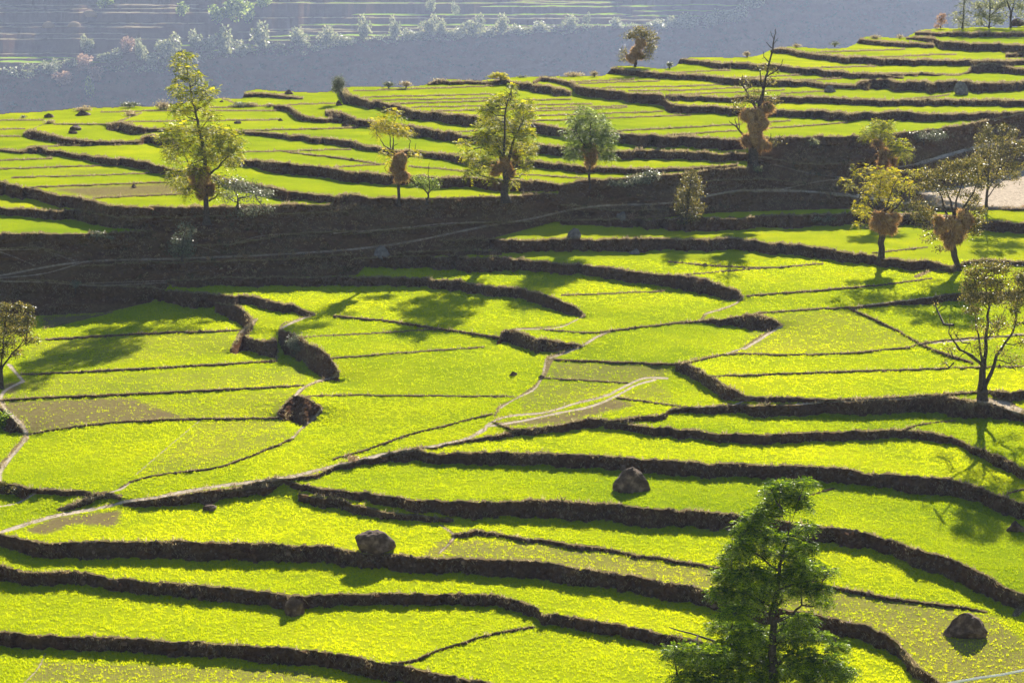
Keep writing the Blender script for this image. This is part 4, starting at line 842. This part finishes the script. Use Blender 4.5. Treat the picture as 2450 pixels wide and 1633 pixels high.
straw('golden brown straw bundle in the spreading tree with the straight trunk', 'Q 405,1330', '370,950,60,60|450,980,90,70|350,1020,45,60|400,1060,70,60|510,960,45,50|480,1060,50,45', .45)
build_tree('tree', 'wide twiggy olive green tree on a leaning trunk with the largest straw bundle', 'tree', 'Q 1090,1440',
 '1095,1450,30 1080,1380,26 1050,1280,30 1030,1220,34 1030,1100,34 1040,980,28|1020,1020,14 940,880,9 900,760,6 840,680,3|1040,980,12 1020,840,9 970,700,6 960,560,3|1050,980,12 1060,820,8 1110,680,6 1100,520,3|1045,1010,14 1130,860,9 1200,740,6 1230,600,3|1020,1120,10 900,1080,9 830,980,6 760,880,4 700,820,2',
 '1000,520,110,50|1100,500,110,50|1200,480,80,50|1240,560,60,66|900,600,110,58|780,600,60,58|1050,620,120,58,.8|1180,650,90,66,.8|830,700,100,58|960,740,110,58,.6|1120,760,110,50,.6|1250,680,60,50|700,860,110,58,.7|790,940,110,58|700,960,70,42,.6|760,1030,90,42,.6|1200,860,80,50,.8|1260,920,70,44|1230,1000,90,52|1210,1080,70,44|1140,1150,60,36,.6|870,1140,60,44,.5|920,1250,60,34,.6|800,1140,60,50,.2|830,1200,60,26,.2|1240,800,50,44', 'leaf_olive', .16, .62)
straw('largest heart shaped straw bundle in the leaning olive green tree', 'Q 1090,1440', '1120,940,80,60|1000,1000,100,60|920,1050,80,70|1080,1050,90,80|980,1130,90,60|1060,1140,80,60|1150,1000,50,70|900,970,50,25|990,1200,60,30', .5)
build_tree('tree', 'slim upright grey green tree beside the bright dirt track at the right edge', 'tree', 'Q 1345,880', '1345,890,16 1345,760,12 1350,600,8 1360,480,5 1360,300,3|1345,740,7 1400,640,5 1450,500,3 1470,300,2|1345,800,6 1400,700,4 1500,600,3 1560,500,2|1350,640,5 1290,500,3 1290,300,2',
 '1330,190,50,50|1470,180,35,44|1280,270,60,50|1400,280,90,50|1570,230,50,50|1540,310,80,50|1300,380,90,58|1450,400,100,58,.8|1600,380,60,50|1380,500,100,58,.8|1540,500,90,58|1280,520,70,58|1450,600,100,50|1580,600,50,42|1420,680,60,26|1260,640,60,50,.6|1650,330,40,50,.6|1320,650,50,42,.6', 'leaf_olive', .17, .6)
build_tree('shrub', 'tall narrow brownish shrub growing on the shaded bank', 'shrub', 'O 490,1490', '490,1495,10 495,1400,8 505,1280,6 520,1150,3|495,1420,4 560,1380,2|495,1400,4 450,1330,2', '530,1130,40,30|540,1190,60,52|480,1180,40,36,.7|480,1270,70,52|560,1250,50,44|500,1350,90,52|560,1370,55,44,.7|450,1390,50,44|520,1440,70,44|450,1480,40,22,.5|590,1400,30,34,.4|490,1300,60,52', 'leaf_olive', .15, .6)
build_tree('tree', 'many stemmed thin leafed tree rooted on a bare mound at the right edge', 'tree', 'R 750,1210',
 '750,1225,48 755,1150,44 760,1110,34|735,1170,26 715,1020,18 705,900,15 600,800,11 480,740,9 420,660,7 370,590,5 365,500,3 350,420,2|700,890,8 640,850,6 560,790,6|760,1130,28 765,980,20 790,850,16 800,700,14 820,600,12 835,500,9 820,400,6 800,250,3|765,1110,20 840,960,15 870,860,12 940,770,10 1010,680,9 1040,560,7 1050,400,4 1060,250,2|860,900,7 900,900,6 980,930,4 1040,990,3|760,930,12 740,760,8 720,600,6 710,500,4 700,350,2|1020,640,5 1091,610,4 1160,560,2|800,740,7 860,690,5 930,600,3 980,500,2|450,690,4 500,740,3 545,660,2|545,770,4 500,800,3 440,850,2|830,520,5 750,440,4 700,300,2|600,780,3 580,700,1|365,520,2 330,470,1|380,590,2 400,520,1',
 '650,180,90,50|780,130,120,50|880,160,90,58|600,270,80,58|720,260,120,66|850,280,100,66|640,380,80,66|760,390,100,58|870,400,80,50|670,490,80,42|1000,200,70,66|1060,260,60,80|980,350,90,66|1040,430,80,58|960,460,60,42,.6|1060,740,50,42,.5|930,620,90,50,.3|1040,600,60,50,.35|480,800,80,42,.2|430,900,50,50,.12|360,460,40,50,.1|1020,900,80,58,.3|820,660,90,60,.35|720,800,80,60,.3|900,830,70,60,.3|700,600,70,60,.4|850,560,80,60,.4|500,670,60,34,.12|1140,200,70,76|1150,380,70,80|1160,600,60,50,.4', 'leaf_olive', .14, .8)
build_tree('tree', 'big dark feathery tree in the foreground cut by the bottom of the picture', 'tree', 'S 870,2040',
 '870,2040,55 870,1800,48 870,1560,36 860,1400,32 850,1200,26 840,1050,20 870,900,14 890,760,12 920,580,9 950,450,6|955,445,3 975,330,2 1000,200,1.4|945,450,3 910,360,2 880,250,1.4|950,445,2.5 970,300,1.8 1010,230,1.4|845,1080,14 880,1010,10 920,960,8|850,1110,14 990,1030,10 1040,960,6|850,1300,16 700,1200,10 550,1160,5|860,1450,18 600,1350,12 350,1320,7 150,1300,4|865,1450,16 1050,1300,10 1250,1290,6 1380,1330,3|850,1200,10 1000,1120,6|845,1000,12 650,900,8 500,880,4|875,880,8 1050,800,6 1180,780,3|890,740,8 700,600,6 600,500,3|870,1600,20 500,1550,12 200,1560,6|870,1650,18 1200,1550,10 1450,1560,5',
 '1050,110,90,26|920,135,110,24|820,150,60,30|880,220,110,46|1000,210,80,38|1050,260,60,40,.6|800,310,90,56|700,350,90,42|640,430,80,50|740,450,90,46|1090,450,80,34,.6|960,500,80,34|830,490,80,42|1050,560,70,42|600,560,90,52|720,580,110,66|850,620,80,52,.7|1000,640,90,50|560,680,90,52|680,740,130,66|870,780,110,66|1040,730,120,66|1150,760,90,50|1240,750,60,30,.6|520,800,110,50|480,900,90,42|640,880,130,66|830,900,100,58|1050,870,120,58|1180,850,60,42|550,980,120,42|700,1000,120,42|880,960,60,34,.4|1180,950,80,32,.6|1060,1060,90,42|1000,1120,80,50|640,1130,130,42|520,1190,110,42|700,1220,150,66|950,1250,90,66|1080,1210,90,50|1200,1220,60,26|400,1280,130,50|250,1300,140,42|560,1320,150,66|800,1380,130,76|1050,1340,130,76|1220,1350,130,58|1330,1310,70,34|150,1360,90,42|330,1420,150,58|560,1450,150,66|850,1500,120,66|1100,1470,140,66|1290,1450,120,50|250,1500,130,50|450,1560,160,58|700,1560,130,58|1200,1570,160,50|1400,1520,60,34|200,1650,180,50|1000,1620,150,58|600,1680,200,66|1300,1680,150,58', 'leaf_dark', .16, 3.4, 'spray', bs=.84)
build_tree('tree', 'leafy olive tree half cut off by the left edge of the picture', 'tree', 'U 8,720', '10,730,22 10,620,20 12,560,18|14,570,10 80,480,6 150,400,4 190,320,3 240,220,2|12,560,9 40,400,5 60,250,3|8,570,9 -40,420,5 -60,300,3|20,560,7 120,430,4 240,350,2',
 '60,110,60,30|150,110,50,30|250,110,40,26|40,190,80,50|150,190,90,50|250,190,60,42|60,290,90,50|170,290,80,50|270,330,70,30|60,380,80,42|150,440,50,42,.6|20,450,60,42|-60,200,80,85|-60,340,80,66', 'leaf_olive', .15, .8)
def small(name, label, base, limbs, blobs, m_, leaf=.2, dens=.8, **k): return build_tree(name, label, 'shrub', base, limbs, blobs, m_, leaf, dens, **k)
small('shrub', 'dark thorny shrub leaning out from the bank end on the skyline', 'A 2290,690', '2290,690,14 2262,630,9 2242,590,5', '2245,560,40,45|2225,590,30,25,.6', 'leaf_grey', .16, 1.6)
small('shrub', 'golden leaved shrub on top of the bank at the skyline', 'B 1110,545', '1110,550,12 1105,520,6', '1090,495,45,11|1050,510,35,8|1125,515,30,9', 'leaf_gold', .2, 2.2)
small('shrub', 'low pale leafed shrub spreading along the bank lip near the round crowned tree', 'E 1990,262', '1990,265,6 2010,230,4 2060,200,2|1990,260,4 1880,235,2', '1750,250,70,18|1880,235,90,22|2020,215,90,30|2100,190,60,32', 'leaf_grey', .18, 1.0)
small('shrub', 'yellowish tufted shrub on the lip of the left hand bank strip', 'D 640,610', '640,612,4 640,590,3', '640,585,55,22|720,598,40,12,.6|590,600,30,14,.6', 'leaf_grey', .15, 1.0)
small('shrub', 'flat pale shrub on the face of the middle right bank', 'F 1020,500', '1020,502,4 1020,485,3', '1020,478,100,16', 'leaf_grey', .16, .8)
small('shrub', 'little silvery shrub under the nearly bare tall tree', 'F 590,178', '590,180,4 590,160,3', '590,150,35,20', 'leaf_far', .16, .8)
small('shrub', 'pale yellow shrub under the edge of the highest shaded bank', 'C 960,960', '960,962,4 960,945,3', '955,938,38,18', 'leaf_far', .18, 1.0)
small('shrub', 'small thorn shrub at the foot of the shaded left bank', 'D 500,950', '500,952,4 500,920,3', '500,915,38,28', 'leaf_grey', .16, .6)
small('shrub', 'dark shrub clump on the bank under the upper right terraces', 'C 1690,960', '1690,962,5 1690,930,3', '1640,900,80,30|1760,890,70,30|1560,915,60,22', 'leaf_grey', .2, .7)
small('shrub', 'dry rust coloured shrub on the bank beside the grey rock', 'E 1965,490', '1965,492,4 1965,470,2', '1965,465,28,20', 'leaf_pink', .15, .9)
small('shrub', 'reddish spiky plant growing on the lip of a foreground bank', 'K 1510,195', '1510,197,3 1500,150,2 1490,125,1|1510,195,3 1530,150,2|1510,195,3 1470,150,1', '1510,170,35,22,.3', 'leaf_pink', .1, .5)
small('shrub', 'grassy green shrub on the curving middle left bank', 'G 1950,520', '1950,525,4 1960,480,3', '1950,470,55,45|2000,500,50,30', 'leaf_grey', .13, 1.0)
small('shrub', 'dark scrub in the gully at the left edge', 'G 20,1030', '20,1040,6 30,990,4', '40,960,60,40|10,1000,60,50|70,1010,30,30', 'leaf_dark', .14, .8)
small('shrub', 'dark grass clump over the ditch at the lower left edge', 'J 60,130', '60,132,4 70,110,3', '40,90,55,35|120,90,50,28', 'leaf_olive', .12, .8)
small('shrub', 'dark thorny clump on the lit lip left of the long foreground bank', 'H 130,1260', '130,1262,4 130,1230,2', '120,1235,40,22', 'leaf_pink', .1, .8)
# dry tufts along the skyline
SK = [('A', 160, 780, 18, 9), ('A', 550, 735, 60, 16), ('A', 870, 765, 45, 14), ('A', 860, 700, 60, 12), ('A', 1085, 720, 45, 26), ('A', 1600, 706, 55, 17), ('A', 1662, 704, 38, 14), ('A', 1785, 703, 22, 10), ('A', 330, 820, 32, 15), ('B', 360, 568, 38, 15), ('B', 475, 566, 36, 16), ('B', 690, 542, 40, 12),
      ('B', 1250, 515, 34, 8), ('B', 1585, 503, 60, 12), ('B', 1722, 500, 24, 16), ('B', 2220, 436, 24, 14), ('C', 520, 366, 22, 14), ('C', 845, 310, 26, 10), ('C', 1100, 295, 28, 10), ('C', 1365, 255, 36, 12), ('C', 1530, 246, 26, 8)]
ORD = 'first second third fourth fifth sixth seventh eighth ninth tenth eleventh twelfth thirteenth fourteenth fifteenth sixteenth seventeenth eighteenth nineteenth twentieth twenty-first'.split()
for k, (t, x, y, rx, ry) in enumerate(sorted(SK, key=lambda q: tp(*q[:3]))):
    small('dry_shrub', '%s dry brown shrub from the left along the far rim of the fields' % ORD[k], '%s %g,%g' % (t, x, y), '%g,%g,3 %g,%g,2' % (x, y + 1, x, y - ry), '%g,%g,%g,%g' % (x, y - ry * .7, rx, ry), 'dry' if k % 3 else 'leaf_grey', .2, 1.3, group='dry shrubs on the rim')
# trees beyond the top right terraces
build_tree('tree', 'little russet tree on the top right skyline', 'tree', 'C 1800,190', '1800,192,3 1805,150,2 1808,110,1', '1810,105,30,16|1800,140,36,22|1775,172,25,10', 'leaf_pink', .25, .8, group=None)
build_tree('tree', 'thin pale tiered tree on the top right skyline beside the russet one', 'tree', 'C 1948,182', '1946,184,6 1950,100,5 1952,20,4 1955,-60,3 1955,-140,2', '1962,8,20,13|1895,100,25,16|1930,42,20,13|1970,80,25,16|1910,140,30,16|1960,160,40,12|1940,-45,40,18|1965,120,25,14|1960,-100,30,18', 'leaf_far', .3, 1.1, 'spray')
build_tree('tree', 'wide hazy pale green tree at the top right skyline', 'tree', 'C 2120,180', '2120,182,6 2125,60,5 2120,-60,4 2115,-160,2|2122,120,4 2070,60,3|2122,110,4 2180,50,3', '2050,40,50,26|2120,30,60,30,.7|2180,50,50,30|2060,100,50,34|2150,110,60,34,.7|2060,150,50,20|2180,140,40,24|2110,-35,90,34|2110,-110,70,34', 'leaf_far', .28, .75)
build_tree('tree', 'forked dark stemmed tree at the top right corner', 'tree', 'C 2265,185', '2265,187,8 2262,80,6 2230,-20,4 2215,-120,2|2263,130,6 2285,20,4 2290,-60,3', '2230,20,50,34|2310,40,50,34|2330,90,40,34,.5|2230,100,30,34,.4|2280,-35,90,34|2260,-110,80,36', 'leaf_far', .28, .7)

# ---- rocks
rock('big peaked dark boulder in the middle of a foreground terrace', 'K 1965,125', 270, 190, 3, facets=12, peak=.3, skew=.2)
rock('big blocky dark boulder sitting on the lip of a foreground bank', 'K 265,530', 290, 175, 8, facets=10, peak=.12, skew=-.05)
rock('pointed brown boulder leaning on the low bank at the lower left', 'J 1945,945', 185, 155, 12, peak=.5)
rock('rounded wide boulder on the sparse lower right terrace', 'L 1980,1095', 305, 190, 21, facets=5)
rock('low flat stone on the grass at the lower left', 'J 1388,248', 115, 46, 5, facets=6)
rock('brown boulder at the right edge beside the corner bank', 'L 2310,390', 150, 95, 31)
rock('pale grey stone on the shaded bank right of the forking track', 'E 1900,482', 75, 55, 41, 'rock_grey')
rock('pale slab of rock in the shaded bank under the track', 'E 1590,610', 100, 80, 42, 'rock_grey')
rock('light rock outcrop beside the dirt track on the shaded bank', 'E 310,735', 120, 90, 43, 'rock_grey')
rock('small pale stone low on the shaded bank near the lit terraces', 'E 1990,712', 75, 40, 44, 'rock_grey')
rock('small stone alone on the bright central terrace', 'H 1185,690', 60, 36, 45, 'rock')
rock('small dark stone on the brown field at the upper left', 'D 885,275', 40, 26, 46)
rock('pale pointed rock against the bank of the upper right terraces', 'C 1072,612', 90, 55, 47, 'rock_grey')
rock('rounded pale boulder set into the upper right terrace bank', 'C 1938,628', 110, 105, 48, 'rock_grey', facets=4)
for k, (t, x, y, w_, h_, lb) in enumerate([('A', 320, 780, 75, 34, 'dark rounded stone near the left end of the far rim'), ('A', 545, 768, 110, 42, 'larger dark rock on the far rim under a dry shrub'), ('A', 495, 865, 90, 42, 'dark rock with a flat top on the crescent terrace at upper left'), ('A', 480, 885, 70, 26, 'smaller dark stone in front of the rock on the crescent terrace'),
        ('A', 1910, 625, 75, 36, 'stone on the green strip at the skyline'), ('A', 1467, 678, 34, 16, 'tiny stone right of the tall tiered tree top'), ('A', 1572, 818, 58, 18, 'low flat stone on the terrace right of the tall tiered tree'), ('A', 1858, 800, 36, 18, 'small dark stone on a thin ridge in the upper left fields'),
        ('A', 2245, 700, 50, 40, 'dark stone under the leaning skyline shrub'), ('B', 75, 835, 60, 36, 'grey stone at the end of the second curved bank'), ('A', 2330, 1062, 40, 20, 'small stone on the footpath ridge in the upper fields'), ('C', 1675, 495, 40, 22, 'small dark stone on a thin bank at upper right'),
        ('E', 60, 335, 40, 24, 'first of two dark stones on the bank lip'), ('E', 105, 335, 34, 22, 'second of two dark stones on the bank lip'), ('C', 2320, 160, 110, 45, 'dark rock at the top right edge'), ('H', 1370, 708, 45, 30, 'small stone where a thin ridge meets the dirt strip'), ('B', 1690, 118, 1, 1, '')]):
    if lb: rock(lb, '%s %g,%g' % (t, x, y), w_, h_, 60 + k, cat='stone', name='stone')
# earth mounds where banks meet belong to the banks; the thin white pipe crosses the lower right corner
g1, g2 = ground(*tp('L', 2060, 1395)), ground(*tp('L', 2360, 1345)); mid = (g1 + g2) / 2
dr = (g2 - g1); pts = [g1 - dr * .7 + Vector((0, 0, .3)), g1 + Vector((0, 0, .32)), mid + Vector((0, 0, .29)), g2 + Vector((0, 0, .33)), g2 + dr * .8 + Vector((0, 0, .35))]
v, f = stack([tube([q[:] for q in pts], [.035] * 5, 8), tube([(q + Vector((0, .12, .03)))[:] for q in pts], [.022] * 5, 8)]); tag(mesh_obj('water_pipe', v, f, M['pipe'], smooth=True), 'thin white pipe crossing the lower right corner', 'pipe')

# ---- far slope: bushes along the brow, haystacks, scrub
def far_bush(kind_mat, seed, mode='leaf'):
    root = bpy.data.objects.new('bush', None); COL.objects.link(root)
    n = 520; u = rng.normal(0, 1, (n, 3)); u /= np.linalg.norm(u, axis=1)[:, None]; k = rng.integers(0, 6, n)
    cs = rng.uniform(-.55, .55, (6, 3)) * [1, 1, .8] + [0, 0, 1.0]; cs[0] = (0, 0, .55)
    pc = cs[k] + u * rng.uniform(.3, .52, n)[:, None]; pc[:, 2] = np.maximum(pc[:, 2], .03); d, s = orient(n, .2); v, f = leaf_quads(pc, d, s, np.full(n, .24), np.full(n, .19))
    mesh_obj('crown', v, f, M[kind_mat], dict(rnd=np.repeat(rng.uniform(0, 1, n), 4)), root)
    tb = [tube([(0, 0, -.1), (.02, 0, .4), tuple(c)], [.06, .05, .015], 4) for c in cs[1:]]; v, f = stack(tb); mesh_obj('trunk', v, f, M['bark'], parent=root)
    return root
protos = {m_: far_bush(m_, 1) for m_ in ('leaf_far', 'leaf_pink', 'leaf_green', 'leaf_gold')}
used = set()
def place_far(m_, t, x, y, rx, ry, label, group='bushes along the brow of the far slope', cat='bush'):
    px, py = tp(t, x, y + ry); g = far_point(px, py); z_ = (g.y * cosP - (g.z - CAMZ) * sinP) / FPX / TS
    p_ = protos[m_]
    if m_ in used:
        r = p_.copy(); COL.objects.link(r)
        for ch in p_.children: c2 = ch.copy(); COL.objects.link(c2); c2.parent = r
    else: r = p_; used.add(m_)
    r.location = g + Vector((0, 1.0, -.2)); r.scale = (rx * z_ * 1.2, rx * z_ * 1.2, ry * z_ * 1.3); r.rotation_euler = (0, 0, rng.uniform(0, 6.28)); tag(r, label, cat, group)
FB = [('leaf_far', 'A', 580, 300, 42, 55), ('leaf_pink', 'A', 565, 430, 55, 50), ('leaf_pink', 'A', 640, 500, 45, 42), ('leaf_pink', 'A', 410, 530, 60, 40), ('leaf_pink', 'A', 850, 310, 40, 45), ('leaf_far', 'A', 930, 340, 40, 65), ('leaf_far', 'A', 1110, 320, 75, 75), ('leaf_far', 'A', 1290, 275, 50, 60), ('leaf_far', 'A', 1490, 290, 70, 90),
      ('leaf_far', 'A', 1730, 250, 70, 80), ('leaf_far', 'A', 1980, 250, 70, 52), ('leaf_far', 'A', 2160, 250, 60, 62), ('leaf_green', 'A', 600, 590, 35, 60), ('leaf_green', 'A', 1540, 70, 95, 80), ('leaf_green', 'A', 1740, 20, 50, 36), ('leaf_green', 'A', 690, 20, 60, 36), ('leaf_green', 'A', 1200, 70, 45, 40), ('leaf_gold', 'A', 845, 300, 34, 20), ('leaf_green', 'A', 1440, 110, 60, 55), ('leaf_green', 'A', 1640, 100, 60, 60), ('leaf_far', 'A', 1385, 300, 45, 50), ('leaf_far', 'A', 1600, 330, 60, 50), ('leaf_far', 'A', 730, 380, 60, 45), ('leaf_far', 'A', 1000, 400, 60, 40), ('leaf_far', 'A', 350, 450, 60, 45),
      ('leaf_far', 'B', 60, 270, 60, 40), ('leaf_far', 'B', 520, 235, 55, 36), ('leaf_far', 'B', 790, 225, 60, 36), ('leaf_far', 'B', 1010, 215, 50, 36), ('leaf_far', 'B', 1240, 205, 55, 36), 
      ('leaf_far', 'B', 195, 200, 50, 78), ('leaf_far', 'B', 400, 200, 40, 72), ('leaf_far', 'B', 630, 180, 50, 66), ('leaf_far', 'B', 705, 190, 40, 54), ('leaf_far', 'B', 920, 185, 60, 70), ('leaf_far', 'B', 1110, 170, 50, 62), ('leaf_far', 'B', 640, 35, 25, 50), ('leaf_far', 'B', 800, 60, 22, 40), ('leaf_far', 'B', 1370, 185, 60, 36), ('leaf_far', 'B', 1560, 160, 60, 50),
      ('leaf_far', 'B', 1670, 125, 20, 34), ('leaf_far', 'B', 1870, 160, 50, 34), ('leaf_far', 'B', 2330, 145, 55, 45), ('leaf_far', 'B', 2150, 165, 60, 30), ('leaf_far', 'C', 100, 155, 90, 40), ('leaf_far', 'C', 290, 130, 60, 50), ('leaf_far', 'C', 430, 105, 80, 52), ('leaf_far', 'C', 560, 20, 60, 40), ('leaf_far', 'C', 30, 150, 50, 34)]
FB = sorted(FB, key=lambda q: tp(q[1], q[2], q[3]))
CN = dict(leaf_far='pale silvery', leaf_pink='russet', leaf_green='green', leaf_gold='golden')
cnt = {}
for q in FB:
    cnt[q[0]] = cnt.get(q[0], 0) + 1; k = cnt[q[0]]
    pos = (ORD + ['twenty-second', 'twenty-third', 'twenty-fourth', 'twenty-fifth', 'twenty-sixth', 'twenty-seventh', 'twenty-eighth', 'twenty-ninth', 'thirtieth'] + ['thirty-' + q_ for q_ in ORD[:9]] + ['fortieth'] + ['forty-' + q_ for q_ in ORD[:9]])[k - 1]
    place_far(*q, label='%s hazy bush on the far slope, %s of its colour from the left' % (CN[q[0]], pos))
for k, (x, y, w_, h_, lb) in enumerate([(590, 108, 105, 46, 'rightmost dome haystack on the far terraces at upper left'), (320, 180, 85, 40, 'leftmost dome haystack on the far terraces at upper left'), (490, 178, 92, 38, 'middle dome haystack on the far terraces at upper left')]):
    g = far_point(*tp('A', x, y)); z_ = (g.y * cosP - (g.z - CAMZ) * sinP) / FPX / TS
    v0, f0 = ICO[3]; v = v0[:] * 1.0; v[:, 2] = np.maximum(v[:, 2], -.15); v *= (1 + .1 * (fbm(v0[:, 0] * 3, v0[:, 2] * 3 + v0[:, 1] * 2, 70 + k) - .5))[:, None]
    o = mesh_obj('haystack', v * [w_ * z_ / 2, w_ * z_ / 2, h_ * z_ * .9], f0, M['straw_core'], smooth=True); o.location = g + Vector((0, 1.5, 0)); tag(o, lb, 'haystack', 'haystacks on the far terraces')
def far_scrub(name, label, n, cond, size, m_):
    jj = rng.integers(1, FNY - 1, n * 6); ii = rng.integers(1, FNX - 1, n * 6); k = cond(FXS[ii], FYS[jj], by[ii]); jj, ii = jj[k][:n], ii[k][:n]; n = len(jj)
    c = Pf[jj, ii] + rng.normal(0, 1.5, (n, 3)) * [1, .3, .1]; s_ = size * rng.uniform(.5, 1.5, n); rep = 14
    u = rng.normal(0, 1, (n * rep, 3)); u /= np.linalg.norm(u, axis=1)[:, None]; u[:, 2] = np.abs(u[:, 2]) * .9
    pc = np.repeat(c, rep, 0) + u * np.repeat(s_, rep)[:, None] * rng.uniform(.4, 1, n * rep)[:, None]; d, s = orient(n * rep, .2)
    v, f = leaf_quads(pc, d, s, np.repeat(s_ * .6, rep), np.repeat(s_ * .45, rep)); tag(mesh_obj(name, v, f, M[m_], dict(rnd=np.repeat(rng.uniform(0, 1, n * rep), 4))), label, name.replace('_', ' '), kind='stuff')
far_scrub('slope_scrub', 'dark scrub covering the steep far slope below its brow', 13000, lambda x, y, b: (y > b + 6) & (y < 300) & (fbm(x / 40, y / 16, 9) > .38), 1.8, 'scrub')
far_scrub('brow_scrub', 'pale leafy scrub fringing the brow of the far slope', 9000, lambda x, y, b: (np.abs(y - b + 1 - np.where(x < 400, 8, 0)) < 7 + 5 * np.sin(x / 50) + np.where(x < 950, 8 * fbm(x / 60, x * 0, 3), 0)) & (x < 1850), 2.4, 'leaf_far')
